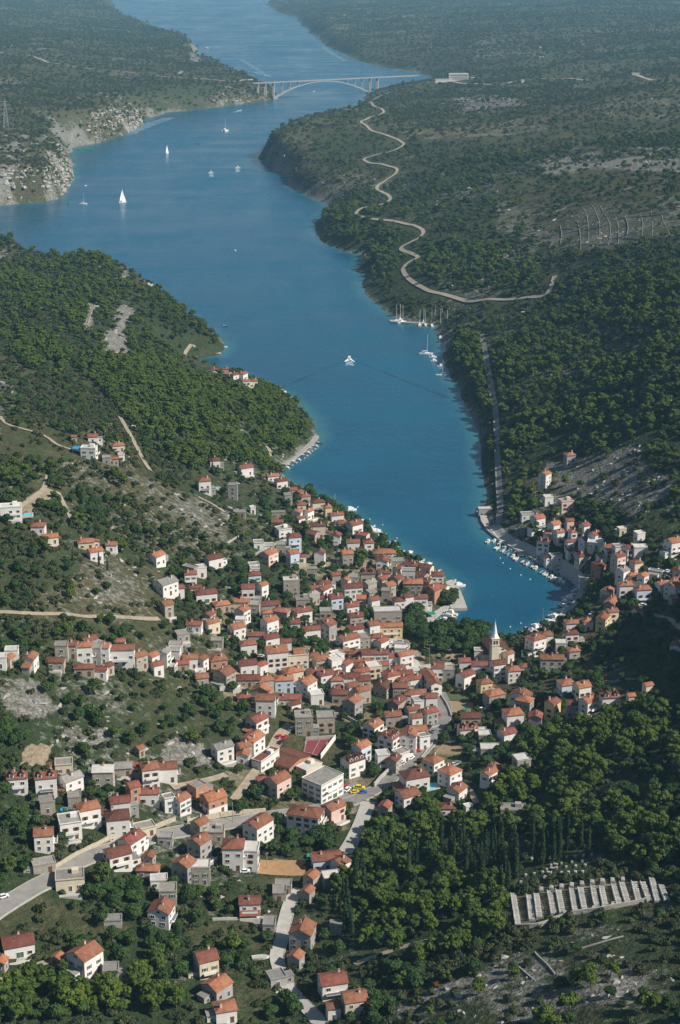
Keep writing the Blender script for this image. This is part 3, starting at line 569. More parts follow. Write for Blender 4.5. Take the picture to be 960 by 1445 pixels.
zone(540, 980, 4.364, [(90,110,13,9,1.5,0,'g','R','s'),(200,62,15,10,1.5,0,'h','O','w'),(215,117,8,8,2,10,'f','G','w'),(295,112,9,8,2.5,10,'g','R','w'),(60,197,12,9,1.5,15,'g','O','g'),(180,175,9,8,2,25,'g','O','s'),(287,192,10,9,2,30,'g','R','g'),
 (205,222,8,7,2,20,'g','O','w'),(210,322,14,9,2.5,10,'g','O','b'),(160,372,11,11,3,25,'g','O','w'),(238,330,8,6,2,25,'f','G','w'),(40,392,11,12,3,55,'g','R','w','dorm'),(10,477,9,8,2.5,15,'f','W','w'),(57,483,10,8,2,10,'g','B','s'),(110,432,10,8,1.5,35,'f','G','w'),
 (520,278,13,9,1.5,15,'g','R','w','dorm'),(540,218,14,9,2,0,'g','B','s'),(605,278,9,7,1,0,'f','W','s'),(312,503,11,10,2,45,'h','O','w'),(195,617,16,12,2.5,25,'h','B','w'),(412,572,12,11,2,40,'h','O','w'),(457,662,11,9,1.5,60,'g','O','w'),(152,718,13,11,2,35,'g','O','w'),
 (400,747,10,7,1,0,'h','B','w'),(525,742,5,4,1,20,'f','W','w'),(15,762,8,7,1.5,20,'g','R','s')])
zone(460, 860, 4.8, [(415,110,22,10,2.5,5,'f','W','s'),(420,197,22,8,2,5,'g','O','y'),(318,205,9,9,2.5,20,'g','O','w'),(215,200,17,10,1.5,20,'g','R','w'),(200,132,12,9,2,20,'g','R','s'),(172,62,11,9,2,25,'g','R','w'),(150,292,15,11,2,30,'g','O','w'),
 (250,277,10,9,2,20,'f','G','s'),(345,260,12,8,1.5,20,'h','R','w'),(372,284,10,8,1.5,45,'g','R','w'),(330,382,20,8,2,0,'g','R','w'),(220,345,15,8,1,0,'g','R','s'),(110,332,11,7,1,10,'h','O','s'),(460,387,9,8,1.5,10,'g','R','w'),(532,397,12,8,2,25,'g','O','w'),
 (515,327,12,6,1.5,0,'f','W','w'),(500,300,10,5,1.5,0,'f','G','g'),(70,432,9,9,2.5,30,'f','W','w'),(205,402,11,8,1,10,'h','O','c'),(278,392,8,7,1,15,'h','O','s'),(125,442,10,8,1.5,20,'g','R','w'),(245,452,10,8,1.5,20,'h','R','s'),(320,472,11,9,2,15,'f','W','c'),
 (388,442,8,7,1.5,10,'g','R','s'),(440,537,12,10,2,25,'h','R','c'),(490,472,11,8,1.5,10,'h','R','w'),(585,470,14,7,1,15,'f','W','w'),(65,512,13,8,1,5,'g','R','s'),(165,547,15,9,2,0,'g','R','w'),(232,490,13,8,1.5,0,'g','R','s'),(242,562,9,9,2,10,'g','B','s'),
 (540,512,12,7,1.5,10,'g','B','s'),(518,552,10,8,1.5,20,'h','R','s'),(610,547,12,9,1.5,20,'g','R','w'),(708,590,27,8,2,103,'g','O','w'),(755,492,10,9,2.5,0,'g','R','w'),(830,492,9,7,2,0,'f','G','g'),(390,602,11,11,1.5,60,'g','B','s'),(500,612,11,9,2,0,'g','B','s'),
 (90,627,12,8,1.5,0,'g','R','s'),(177,612,9,8,2,25,'g','O','w'),(245,642,11,8,2,30,'g','O','s'),(182,742,12,10,2.5,55,'g','O','g')])
zone(280, 880, 4.8, [(335,217,13,9,1.5,20,'h','O','w'),(395,147,13,8,1.5,0,'g','R','s'),(490,192,12,9,2,30,'g','R','w'),(595,192,8,7,1.5,10,'g','R','w'),(655,62,8,8,1.5,10,'g','R','w'),(765,112,14,8,1.5,15,'g','R','w'),(870,112,9,14,2.5,50,'g','B','g','raw'),
 (530,337,15,12,3.5,12,'g','O','w'),(672,322,15,10,2.5,12,'f','G','c','half'),(832,332,12,9,2,20,'g','O','s'),(780,272,9,8,1,15,'h','O','s'),(922,342,10,10,2.5,30,'f','W','w'),(335,352,13,10,1.5,15,'g','R','w'),(425,352,8,7,1.5,10,'g','R','w'),(330,432,18,9,1,5,'h','R','s'),
 (180,442,11,12,2,55,'g','O','s'),(130,342,13,12,2,15,'h','O','o'),(15,332,7,8,2,10,'g','O','w'),(640,402,14,10,1.5,20,'h','O','c'),(580,472,14,9,2,10,'h','O','b'),(732,502,13,11,2,60,'g','O','w'),(800,410,12,9,1.5,15,'g','R','s'),(862,432,12,9,2,25,'g','R','w'),
 (930,432,10,8,1.5,0,'h','O','w'),(450,462,12,9,1.5,20,'h','O','s'),(460,622,14,10,2.5,0,'g','O','w'),(430,532,8,14,1.5,75,'g','O','s'),(310,547,10,7,.8,5,'h','R','s'),(620,562,16,9,1,5,'g','R','c'),(650,595,8,6,1,0,'g','R','w'),(800,552,10,8,1.5,15,'f','W','w'),
 (945,522,11,8,1,0,'g','R','s'),(715,762,13,11,3,5,'f','G','s'),(862,742,13,10,2.5,5,'f','G','s'),(400,762,13,10,2,50,'g','R','w'),(15,382,7,6,1,0,'f','W','w')])
zone(220, 740, 4.364, [(275,332,8,8,1.5,20,'f','W','w'),(215,382,10,8,2,10,'h','R','w'),(245,437,10,7,1,10,'g','R','y'),(310,492,16,9,1.5,15,'h','R','w'),(65,457,15,12,2,45,'g','G','w'),(130,457,9,7,1.5,15,'h','R','w'),(70,577,8,8,2,40,'g','O','s'),(610,312,8,7,1,10,'f','G','w'),
 (605,387,11,9,2,10,'h','R','b'),(570,482,11,9,2.5,5,'g','R','w'),(657,467,8,7,2.5,45,'g','O','w'),(625,502,7,6,1,0,'f','G','g'),(835,447,14,9,3,5,'f','W','s'),(905,522,12,10,1.5,5,'f','G','s'),(515,537,15,8,1.5,0,'h','O','c'),(405,547,13,9,1,25,'h','O','s'),(330,602,10,7,1,0,'g','R','s'),
 (345,667,11,8,1.5,0,'g','O','c'),(240,662,12,8,1,0,'g','R','w'),(535,612,10,9,2,15,'g','O','w'),(500,722,11,10,2,30,'g','O','w'),(525,662,8,6,2,0,'f','W','w'),(612,572,8,10,2,0,'f','G','s'),(705,562,15,9,1.5,10,'g','R','g'),(765,595,14,9,1.5,-20,'h','O','s'),
 (895,602,15,10,1.5,25,'g','R','w'),(685,622,8,7,2,10,'h','O','s'),(702,692,12,9,2.5,40,'g','O','w'),(125,792,10,8,1,0,'f','G','s'),(165,727,10,8,1,20,'f','G','s'),(380,762,9,7,1,0,'f','G','s')])
zone(420, 700, 4, [(395,512,13,11,2.5,5,'g','R','s','dorm'),(490,467,12,8,1,0,'g','R','w'),(560,402,14,9,1,0,'f','G','s'),(635,417,10,7,1,-25,'g','R','w'),(570,472,9,7,2,0,'g','R','w'),(625,495,12,7,2.5,0,'f','G','w'),(665,442,9,8,1.5,-30,'g','R','s'),
 (695,497,13,8,1.5,-35,'g','B','s'),(728,468,11,9,2,-30,'g','B','c'),(790,507,11,9,2,0,'h','R','w'),(650,557,16,11,2,0,'h','O','s'),(722,535,11,8,1.5,-30,'g','B','s'),(762,602,11,13,2,50,'g','R','o'),(812,572,12,8,1.5,-30,'g','O','w'),(690,642,13,9,2,5,'h','B','w'),
 (560,532,10,9,2,15,'g','R','s'),(480,522,9,8,1.5,40,'g','R','s'),(515,572,9,9,2,40,'g','O','s'),(405,547,11,8,1.5,50,'g','G','s'),(622,662,8,7,3,20,'g','R','w'),(570,657,10,8,2,15,'h','R','w'),(500,627,8,8,3,0,'f','G','s'),(425,612,10,8,2,20,'f','G','s'),
 (360,642,8,8,2,0,'g','O','s'),(430,667,8,8,2.5,30,'g','O','w'),(310,582,15,9,2,10,'g','R','w'),(280,522,10,7,1.5,5,'g','O','c'),(215,497,8,7,1.5,20,'g','R','s'),(150,532,11,8,1,15,'h','R','w'),(95,562,9,8,1,10,'g','R','w'),(150,590,14,8,2,0,'g','R','w'),
 (80,622,13,9,1.5,20,'g','G','s'),(215,642,11,10,2,20,'g','R','b'),(135,612,9,6,1,0,'g','R','w'),(160,717,10,8,2,0,'f','G','s'),(320,522,8,9,2,0,'f','G','s')])
zone(340, 1000, 4.364, [(75,287,14,11,2,55,'g','O','w'),(20,312,9,8,1.5,30,'g','O','s'),(296,402,19,22,.9,-35,'g','B','o','hall'),(228,380,8,22,1.5,-35,'f','B','w'),(410,435,15,9,1.5,50,'f','W','c'),(230,562,14,11,2.5,45,'g','O','p'),(505,585,21,16,3,45,'f','G','w'),(690,432,14,10,2.5,40,'g','B','w','dorm'),
 (742,342,11,9,2.5,45,'g','O','b'),(815,197,12,10,2,50,'g','O','w'),(570,712,13,10,2,45,'g','O','p'),(400,785,20,12,2.8,-15,'h','B','w'),(128,490,6,5,1,20,'g','R','p')])
zone(0, 1050, 4, [(105,287,12,9,2,8,'g','B','w','dorm'),(265,302,13,9,2.5,8,'g','B','w','dorm'),(405,292,13,9,2,8,'g','G','w'),(365,177,11,9,1.2,5,'f','G','c'),(590,262,13,10,2.5,5,'g','W','s'),(700,187,11,9,1,10,'g','G','s'),(850,267,11,11,3,15,'h','O','w'),(755,332,7,8,2,30,'g','R','o'),
 (840,347,14,8,1.5,5,'g','R','w'),(945,222,13,10,2,5,'g','B','w'),(505,482,13,10,2.5,20,'h','O','w'),(400,552,13,12,2.2,15,'f','G','w'),(270,402,9,8,1.5,15,'f','G','s'),(425,372,8,7,1.5,10,'f','G','s'),(255,617,11,10,2.2,10,'g','O','w'),(680,402,12,9,1.5,10,'g','R','w'),
 (670,534,14,12,2.5,12,'h','B','w'),(820,532,12,8,1,20,'f','G','c'),(750,642,14,10,2,20,'g','R','w'),(670,728,14,11,2,30,'g','B','w'),(250,742,13,7,1,20,'f','G','s'),(400,842,15,11,1.5,10,'f','G','c'),(845,690,6,6,1,20,'g','O','s'),(840,762,13,7,1,0,'h','O','s'),(900,820,10,7,1,5,'f','W','w'),(790,77,5,5,1,10,'g','O','s')])
zone(200, 1060, 4.8, [(265,442,10,9,2,45,'g','O','w'),(195,422,7,6,2,30,'f','G','w'),(490,447,14,11,2.2,35,'g','O','o','half'),(378,332,9,9,1.5,40,'f','G','o'),(550,82,13,9,2,30,'g','G','w'),(690,84,9,8,1,20,'g','O','w'),(792,642,15,11,2.5,50,'g','O','w'),(630,807,13,12,3.3,-4,'h','B','w'),
 (738,812,9,11,3,-2,'f','W','w'),(415,602,9,8,2,55,'g','O','s'),(395,748,11,10,2.5,60,'g','O','g'),(290,908,10,11,2.5,60,'g','O','g'),(405,908,11,9,2.5,5,'f','W','s'),(492,612,12,9,1.2,0,'f','G','s'),(165,642,9,6,1,0,'f','G','g')])
zone(380, 1120, 5.333, [(430,585,17,10,1.5,15,'g','B','b'),(525,602,9,9,1.5,45,'g','O','w'),(320,742,8,7,2,60,'g','O','s'),(290,830,7,6,1.5,60,'g','O','s'),(470,722,11,9,1.5,10,'f','W','g'),(100,772,10,7,1,0,'f','G','s')])
zone(0, 1240, 3.69, [(100,422,15,11,1.5,20,'g','R','w'),(8,490,6,6,1,20,'g','O','s'),(450,522,14,13,2.5,55,'g','O','w'),(305,462,5,5,1,20,'g','O','s'),(582,542,8,8,1.5,0,'f','G','g'),(845,260,12,12,2,75,'g','O','w'),(878,142,10,9,2,0,'f','G','s'),(590,250,10,6,.5,0,'f','G','g')])
zone(240, 1240, 3.2, [(362,177,12,9,2,0,'g','B','w','porch'),(165,457,11,11,2.5,25,'g','B','c'),(215,557,12,11,1.5,45,'g','O','g'),(250,655,11,9,1.5,15,'h','O','w'),(600,332,13,12,2.5,75,'g','O','g'),(570,412,7,7,1.5,70,'g','O','g'),(735,545,14,11,2,15,'g','R','w'),(832,625,12,10,2,15,'g','O','c'),
 (738,640,7,6,1.5,10,'g','O','w'),(480,492,9,8,1,20,'f','G','g'),(450,245,7,9,1,0,'f','G','g'),(500,90,8,9,1,0,'f','G','s'),(762,252,10,6,1,0,'f','G','g')])
zone(0, 0, 1, [(303,531,9,8,1.5,20,'g','R','w'),(320,536,12,8,1.5,-20,'g','O','w'),(331,540,9,8,2,40,'g','B','w'),(343,541,12,8,2.5,15,'g','R','w'),(347,549,10,8,2,20,'h','O','w'),(358,551,10,9,2.5,10,'h','O','c'),(318,529,9,7,1.5,10,'h','R','s'),(152,655,8,6,1,10,'f','G','s'),
 (3,945,8,7,1.5,10,'f','W','w'),(18,935,9,7,1.5,5,'f','W','w'),(12,943,7,6,1,10,'g','O','s'),(44,948,11,8,1.5,20,'g','O','w'),(90,931,9,8,2,0,'f','G','s'),(101,931,10,8,2,0,'g','R','s'),(120,937,11,9,2.5,10,'h','O','w'),(137,938,8,8,2.5,0,'f','G','g'),(148,938,8,9,2.5,0,'g','O','w'),
 (170,941,20,9,2.5,2,'g','O','w'),(197,946,10,8,2,5,'g','O','s'),(216,946,8,7,2,20,'g','O','w'),(232,941,9,8,2,10,'g','G','w'),(126,920,11,7,1.5,0,'g','B','s'),(120,955,14,7,1,0,'h','R','s'),(140,957,12,6,1,0,'g','R','w'),(152,953,8,6,1,10,'g','R','s'),(80,946,12,7,1,0,'g','B','s'),
 (172,921,6,6,1.5,0,'g','O','c'),(222,955,8,7,1.5,30,'g','R','w'),(270,945,11,8,1.5,10,'g','O','w'),(258,948,9,7,1,10,'g','R','s'),(285,968,9,8,1,20,'g','O','s'),(247,933,9,8,1.5,0,'f','G','w')])
# feet on the ground, then ease apart any two that stand in each other
for H in HOUSES:
    x, y, z = ground(H['px'], H['py']); a = R(H['a']); v = math.hypot(x, y)
    ext = abs(H['L']*math.sin(a)) + abs(H['W']*math.cos(a)); H['x'] = x + x/v*ext*.42; H['y'] = y + y/v*ext*.42
    if H['roof'] == 'g' and abs(H['a']) <= 25 and H['L'] < 9 and not H['fl'] and random.random() < .38: H['a'] += random.choice((35, 45, 60))
    H['a'] += random.uniform(-5, 5)
    H['r'] = (H['L'] + H['W']) / 4
for it in range(60):
    for i, A in enumerate(HOUSES):
        for B in HOUSES[i+1:]:
            dx, dy = B['x']-A['x'], B['y']-A['y']
            m_ = (A['r'] + B['r']) * .97
            if abs(dx) > m_ or abs(dy) > m_: continue
            d = math.hypot(dx, dy)
            if d < m_:
                if d < .1: dx, dy, d = .1, .3, .32
                wa, wb = A['r']**4 * (50 if 'hall' in A['fl'] else 1), B['r']**4 * (50 if 'hall' in B['fl'] else 1); k = (m_ - d) / d; ka, kb = k * wb/(wa+wb), k * wa/(wa+wb)
                A['x'] -= dx*ka*.35; B['x'] += dx*kb*.35; A['y'] -= dy*ka*.8; B['y'] += dy*kb*.8
for i, A in enumerate(HOUSES):
    for B in HOUSES[i+1:]:
        d = math.hypot(B['x']-A['x'], B['y']-A['y']); m_ = (A['r'] + B['r']) * 1.0
        if d < m_:
            f = max(.72, d / m_)
            for H in (A, B): H['L'] *= f**.5; H['W'] *= f**.5; H['r'] *= f**.5

LANDMARK = [(330,537,'in the hamlet beyond the pine hill'),(130,640,'by the high dirt track'),(30,735,'beside the sandy earthworks'),(140,775,'in the scrub under the earthworks'),(305,680,'at the top edge of the pine hill'),(430,690,'near the water below the pines'),
 (460,725,'on the upper waterfront row'),(390,780,'on the slope above the village'),(440,800,'above the red dormers house'),(505,760,'on the bank above the moored boats'),(545,795,'behind the old town waterfront'),(600,822,'at the old town tip'),
 (590,855,'beside the park trees'),(510,835,'near the red dormers house'),(465,850,'in the lanes west of the old town'),(545,885,'by the pale block near the park'),(495,890,'below the tight lanes of the old town'),(235,820,'at the foot of the scrub terraces'),(290,845,'by the low yellow house'),
 (360,840,'in the middle lanes below the terraces'),(320,880,'under the low yellow house'),(400,880,'beside the big village trees'),(410,945,'by the tall white apartments'),(335,950,'on the lower western lanes'),(460,945,'below the large brown shed'),(500,940,'in the village core'),
 (560,935,'by the paved square'),(540,970,'in the lower village core'),(600,970,'beside the main road bend'),(640,955,'across the road from the square'),(590,1005,'along the lower main road'),(500,1000,'on the garden side of the core'),(370,985,'above the parking lane'),(400,1005,'above the flat grey blocks'),
 (350,1050,'beside the parking lane'),(440,1050,'by the red sports court'),(520,1060,'above the road near the court'),(560,1075,'at the road bend below the court'),(470,1120,'by the small car park'),(600,1110,'below the vegetable garden'),(640,1120,'at the forest edge'),(660,1040,'opposite the vegetable garden'),(720,1030,'at the top of the pine forest'),
 (810,990,'on the hillside above the pine forest'),(900,985,'alone on the scrub hillside'),(690,960,'in front of the church'),(770,930,'beside the church'),(750,955,'below the church square'),(700,1090,'inside the pine forest edge'),(860,870,'on the lane behind the quay'),(850,820,'on the eastern slope above the quay'),(900,840,'in the eastern cluster'),(945,810,'high on the eastern slope'),
 (775,770,'on the bank above the quay road'),(815,790,'on the eastern bank behind the quay'),(785,670,'alone above the coast road'),(690,728,'on the square waterfront platform'),(775,715,'above the north end of the quay'),(50,1110,'under the sandy quarry'),(140,1105,'beside the sandy quarry'),(210,1110,'above the middle main road'),(120,1180,'in the middle of the western slope'),
 (60,1205,'over the western road bend'),(90,1255,'beside the western main road'),(180,1200,'at the white road walls'),(215,1240,'below the western main road'),(280,1230,'in the stepped row under the main road'),(270,1140,'over the middle of the main road'),(345,1210,'by the ploughed field'),(330,1075,'at the top of the scree slope'),
 (440,1170,'at the street junction'),(460,1240,'on the shady street end'),(400,1270,'beside the meadow by the street'),(430,1340,'on the street under the forest'),(470,1420,'at the rocky street end'),(300,1410,'below the lower meadow'),(350,1290,'above the lower meadow'),(230,1300,'at the edge of the western meadow'),(120,1370,'over the nearest pine wood'),(20,1360,'by the nearest pine wood'),
 (170,935,'in the long terrace row'),(110,945,'in the western terrace row'),(25,940,'at the far end of the western track'),(265,945,'right of the western terrace row'),(735,1000,'in the lane under the church'),(620,840,'near the pier')]
RN = {'O':'orange', 'R':'red', 'B':'brown', 'G':'grey', 'W':'pale'}
WN = {'w':'white','c':'cream','g':'grey','s':'stone','y':'yellow','p':'pink','b':'pale blue','o':'brick'}
ORD = ['first','second','third','fourth','fifth','sixth','seventh','eighth','ninth','tenth','eleventh','twelfth','thirteenth','fourteenth','fifteenth','sixteenth','seventeenth','eighteenth','nineteenth','twentieth']
def base_label(H):
    rc = RN[H['rc']]; small = H['L']*H['W'] < 22
    h = {1:'low',1.2:'low',.8:'low',.7:'low',.5:'low'}.get(H['st'], 'two-storey' if H['st'] <= 2 and H['st'] > 1.5 else ('tall' if H['st'] > 2.5 else ('three-level' if H['st'] > 2 else 'squat')))
    if small: h = 'small'
    n = 'house'
    if 'hall' in H['fl']: return 'dark sports hall with a brown gable roof'
    r = {'g': f'{rc} gable roof', 'h': f'{rc} hip roof', 'f': f'flat {rc} roof'}[H['roof']]
    ex = ' and dormers' if 'dorm' in H['fl'] else ''
    return f"{h} {WN[H['wc']]} {n} with {r}{ex}"
def give_ordinals(items):
    """items: dicts with px, py, text, zone -> label; where text and zone agree, count from the left."""
    g = {}
    for H in items: g.setdefault((H['text'], H['zone']), []).append(H)
    for (t, z), L in g.items():
        L.sort(key=lambda H: H['px']); n = len(L)
        for k, H in enumerate(L):
            if n == 1: H['label'] = f'{t} {z}'
            elif n == 2: H['label'] = f"{'left' if k == 0 else 'right'} {t} {z}"
            else: H['label'] = f"{'leftmost' if k == 0 else 'rightmost' if k == n-1 else ORD[k]} {t} {z}"
for H in HOUSES:
    H['text'] = base_label(H); H['zone'] = min(LANDMARK, key=lambda q: (q[0]-H['px'])**2 + ((q[1]-H['py']) * 1.4)**2)[2]
give_ordinals(HOUSES)

def gable_roof(L, Wd, rise, m, ov=.36):
    b = MB(); l, w = L/2+ov, Wd/2+ov; dz = rise/(Wd/2)*ov; t = .16
    for s in (-1, 1):
        a = [(-l, s*w, -dz), (l, s*w, -dz), (l, 0, rise), (-l, 0, rise)]
        up = [(p[0], p[1], p[2]+t) for p in a]
        if s < 0: b.poly(up); b.poly(a[::-1])
        else: b.poly(up[::-1]); b.poly(a)
        b.poly([a[0], a[1], up[1], up[0]] if s < 0 else [a[1], a[0], up[0], up[1]])
        b.poly([a[1], a[2], up[2], up[1]]); b.poly([a[3], a[0], up[0], up[3]])
    b.bar((-l, 0, rise+t), (l, 0, rise+t), .3, .12)
    return b
def hip_roof(L, Wd, rise, ov=.38):
    b = MB(); l, w = L/2+ov, Wd/2+ov; k = max(.3, L/2 - Wd/2*.95); t = -.1
    lo = [(-l,-w,t), (l,-w,t), (l,w,t), (-l,w,t)]; lu = [(p[0], p[1], .1) for p in lo]; r = [(-k,0,rise+.1), (k,0,rise+.1)]
    b.poly([lu[0], lu[1], r[1], r[0]]); b.poly([lu[2], lu[3], r[0], r[1]]); b.poly([lu[1], lu[2], r[1]]); b.poly([lu[3], lu[0], r[0]])
    for i in range(4): b.poly([lo[i], lo[(i+1)%4], lu[(i+1)%4], lu[i]])
    b.poly(lo[::-1])
    b.bar((-k, 0, rise+.12), (k, 0, rise+.12), .3, .14)
    return b
def build_house(H):
    x, y = H['x'], H['y']; a = R(H['a']); L, Wd, st = H['L'], H['W'], H['st']; z = float(hgt(x, y)) + .15
    H['z'] = z; eave = max(2.2, (st * 2.75 + .8) * H['hk']); fl = H['fl']; deep = 5.0
    small = L*Wd < 22
    nm = 'shed' if small and st <= 1 else ('apartment_block' if st >= 2.5 and L*Wd > 58 else 'house')
    if 'hall' in fl: nm = 'sports_hall'
    root = thing(nm, (x, y, z), a, H['label'], nm.replace('_', ' '))
    b = MB(); l, w = L/2, Wd/2
    rise = Wd/2 * random.uniform(.40, .50)
    if 'hall' in fl: rise = Wd/2*.22
    top = eave
    b.box((0, 0, (top-deep)/2), (L, Wd, top+deep))
    if H['roof'] == 'g':
        for s in (-1, 1):
            p = [(s*l, -w, eave), (s*l, w, eave), (s*l, 0, eave+rise)]; b.poly(p if s > 0 else p[::-1])
    wm = WM[H['wc']]
    if 'half' in fl and H['wc'] == 'o':
        b.m[:6] = [1]*6; b.box((0, 0, 1.3-deep/2+.2), (L+.06, Wd+.06, deep+3.0)); mats = [WM['w'], WM['o']]
        b.m = [1]*6 + ([1]*2 if H['roof'] == 'g' else []) + [0]*6
    else: mats = [wm]
    b.build('wall', mats, root)
    rm = RM[H['rc']]
    if H['roof'] == 'f':
        b = MB(); b.box((0, 0, eave+.06), (L+.3, Wd+.3, .24))
        if 'raw' not in fl:
            for s in (-1, 1): b.box((0, s*(w+.03), eave+.37), (L+.24, .18, .38), m=1); b.box((s*(l+.03), 0, eave+.37), (.18, Wd-.14, .38), m=1)
        ro = b.build('roof', [rm, wm], root)
        if L*Wd > 40 and 'half' not in fl and random.random() < .6:
            MB().box((l*.4, w*.3, eave+.9), (2.4, 2.2, 1.5)).build('stair_hut', wm, root)
        if 'half' in fl:
            gable_roof(L*.5, Wd*.8, 2.2, None).build('roof', RM['O'], root, loc=(.6, 0, eave+.3))
    elif H['roof'] == 'g': ro = gable_roof(L, Wd, rise, None).build('roof', rm, root, loc=(0, 0, eave+.02))
    else: ro = hip_roof(L, Wd, rise).build('roof', rm, root, loc=(0, 0, eave+.02))
    if H['roof'] != 'f' and not small and 'hall' not in fl:
        cx = random.uniform(-.3, .3)*L; cyy = random.choice((-1, 1))*random.uniform(.05, .25)*Wd
        b = MB(); b.box((cx, cyy, rise*.75+.5), (.65, .65, 1.9)); b.box((cx, cyy, rise*.75+1.5), (.85, .85, .14), m=1); b.build('chimney', [CHIM, RM['O']], ro)
    if 'dorm' in fl:
        for dx in (-.27, .27) if L < 8.3 else (-.32, 0, .32):
            b = MB(); dyy = -w*.62; b.box((dx*L, dyy, eave+.95), (1.7, 1.5, 1.7)); dr = b.build('dormer', wm, root)
            gable_roof(1.9, 1.7, .7, None, .2).build('roof', rm, dr, loc=(dx*L, dyy, eave+1.85), rz=math.pi/2)
            obj('window', WIN[4], dr, loc=(dx*L, dyy-.76, eave+.4), scale=(.8, 1, .8))
    # windows on the walls
    style = WIN[4] if H['wc'] in 'go' or 'raw' in fl else random.choice(WIN[:4])
    sides = [(0, -w, 0, L), (0, w, math.pi, L), (l, 0, math.pi/2, Wd), (-l, 0, -math.pi/2, Wd)]
    nfl = max(1, int(st + .2)); first = True
    vx, vy = -x, -y
    for (sx, sy, rz, span) in sides:
        nx, ny = math.sin(a + rz), -math.cos(a + rz)
        facing = (nx*vx + ny*vy) / math.hypot(vx, vy)
        if facing < -.1: continue
        n = max(1, int(span / (2.95 if not small else 2.6)))
        if 'hall' in fl: n = 5
        gable_side = abs(abs(rz) - math.pi/2) < .1
        for f in range(nfl):
            for k in range(n):
                t = (k + .5)/n*span - span/2 + random.uniform(-.15, .15)
                wx, wy = sx + t*math.cos(rz), sy + t*math.sin(rz); wz = .9 + f*2.45
                if wz + 1.4 > eave: continue
                if f == 0 and first and k == n//2 and facing > .3:
                    obj('door', DOORS[2] if span > 9 and random.random() < .3 else random.choice(DOORS[:2]), root, loc=(wx, wy, .05), rz=rz); first = False; continue
                if random.random() < .12: continue
                obj('window', style, root, loc=(wx, wy, wz), rz=rz)
        if gable_side and H['roof'] == 'g' and rise > 1.6 and random.random() < .7:
            obj('window', style, root, loc=(sx, sy, eave - .1), rz=rz, scale=.75)
        # a balcony on the sunny side of the taller houses
        lit = nx*math.cos(SUN_AZ) - ny*math.sin(SUN_AZ)
        if st >= 2 and lit > .35 and span > 5 and H['wc'] in 'wcpby' and 'hall' not in fl and random.random() < .62:
            b = MB(); bl = span*random.uniform(.5, .85); zz = 2.45*(nfl-1)+.1; cx_, cy_ = sx + .75*math.sin(rz), sy - .75*math.cos(rz)
            b.box((cx_, cy_, zz), (bl, 1.5, .18), rz); ox, oy = sx + 1.42*math.sin(rz), sy - 1.42*math.cos(rz)
            b.box((ox, oy, zz+.55), (bl, .10, .9), rz, m=1)
            b.build('balcony', [wm, random.choice((FRW, FRW, METAL, wm))], root)
    if H.get('free') and not fl and not small and random.random() < .5:
        sgn = random.choice((-1, 1)); ax, ay = random.uniform(2.6, 3.6), Wd*random.uniform(.45, .8); ah = random.uniform(2.2, 2.9); cx_ = sgn*(l + ax/2 - .02); cy_ = random.uniform(-.12, .12)*Wd
        b = MB(); b.box((cx_, cy_, (ah-deep)/2), (ax, ay, ah+deep)); an = b.build('annex', random.choice((wm, wm, WM['g'])), root)
        if random.random() < .5: MB().box((cx_, cy_, ah+.08), (ax+.3, ay+.3, .18)).build('roof', RM['G'], an)
        else:
            b = MB(); x0_, x1_ = (l+.02, l+ax+.35) if sgn > 0 else (-l-.02, -l-ax-.35); y0_, y1_ = cy_-ay/2-.3, cy_+ay/2+.3
            p = [(x0_, y0_, ah+1.0), (x1_, y0_, ah+.05), (x1_, y1_, ah+.05), (x0_, y1_, ah+1.0)]; b.poly(p if sgn > 0 else p[::-1]); b.poly([(q[0], q[1], q[2]-.12) for q in (p[::-1] if sgn > 0 else p)]); b.build('roof', random.choice((RM['O'], RM['R'])), an)
        obj('window', style, an, loc=(cx_, cy_-ay/2, .7), scale=.8)
    if H.get('free') and not small and 'hall' not in fl and random.random() < .35:
        b = MB(); b.box((0, -w-1.6, -deep/2-.05), (L*.8, 3.2-.02, deep)); b.box((0, -w-3.15, .35), (L*.8, .12, .8), m=1); b.build('terrace', [PAVE, WM['w']], root)
    if 'porch' in fl:
        MB().poly([(-l,-w-2.6,2.5),(l,-w-2.6,2.5),(l,-w,3.3),(-l,-w,3.3)]).poly([(-l,-w-2.6,2.4),(-l,-w,3.2),(l,-w,3.2),(l,-w-2.6,2.4)]).build('porch_roof', RM['B'], root)
        MB().box((0,-w-1.2,.2-1), (L,2.3,4.4)).build('porch', WM['w'], root)
    return root
for i, A in enumerate(HOUSES):
    A['free'] = min(math.hypot(A['x']-B['x'], A['y']-B['y']) - B['r'] - A['r'] for j, B in enumerate(HOUSES) if j != i) > 2.2
for H in HOUSES: build_house(H)
# ------------------------------------------------------------------ church
OCC = []   # (x, y, r) kept free of trees
def occ(x, y, r): OCC.append((x, y, r))
gx, gy_, gz = ground(702, 940); ch = thing('church', (gx, gy_ + 4, gz + .1), R(12), 'cream stone church with a pointed white spire at the head of the bay', 'church'); ch.scale = (.9, .9, .82); occ(gx, gy_+8, 11)
CRM = flat('church_cream', (.66,.60,.47), .9, .1, .4); CST = flat('church_stone', (.58,.54,.46), .9, .15, .5); LEAD = flat('spire_sheet', (.78,.79,.80), .6, .08, .8)
b = MB(); b.box((1.8, 8, 1.6), (11, 16, 12)); b.poly([(-3.7, 0, 7.6), (7.3, 0, 7.6), (1.8, 0, 11.0)]); b.poly([(7.3, 16, 7.6), (-3.7, 16, 7.6), (1.8, 16, 11.0)]); b.build('nave_wall', CRM, ch)
gable_roof(16, 11, 3.4, None, .4).build('roof', RM['B'], ch, loc=(1.8, 8, 7.62), rz=math.pi/2)
MB().box((-5.3, 8.5, .5), (3.2, 12, 8)).build('side_aisle', CST, ch)
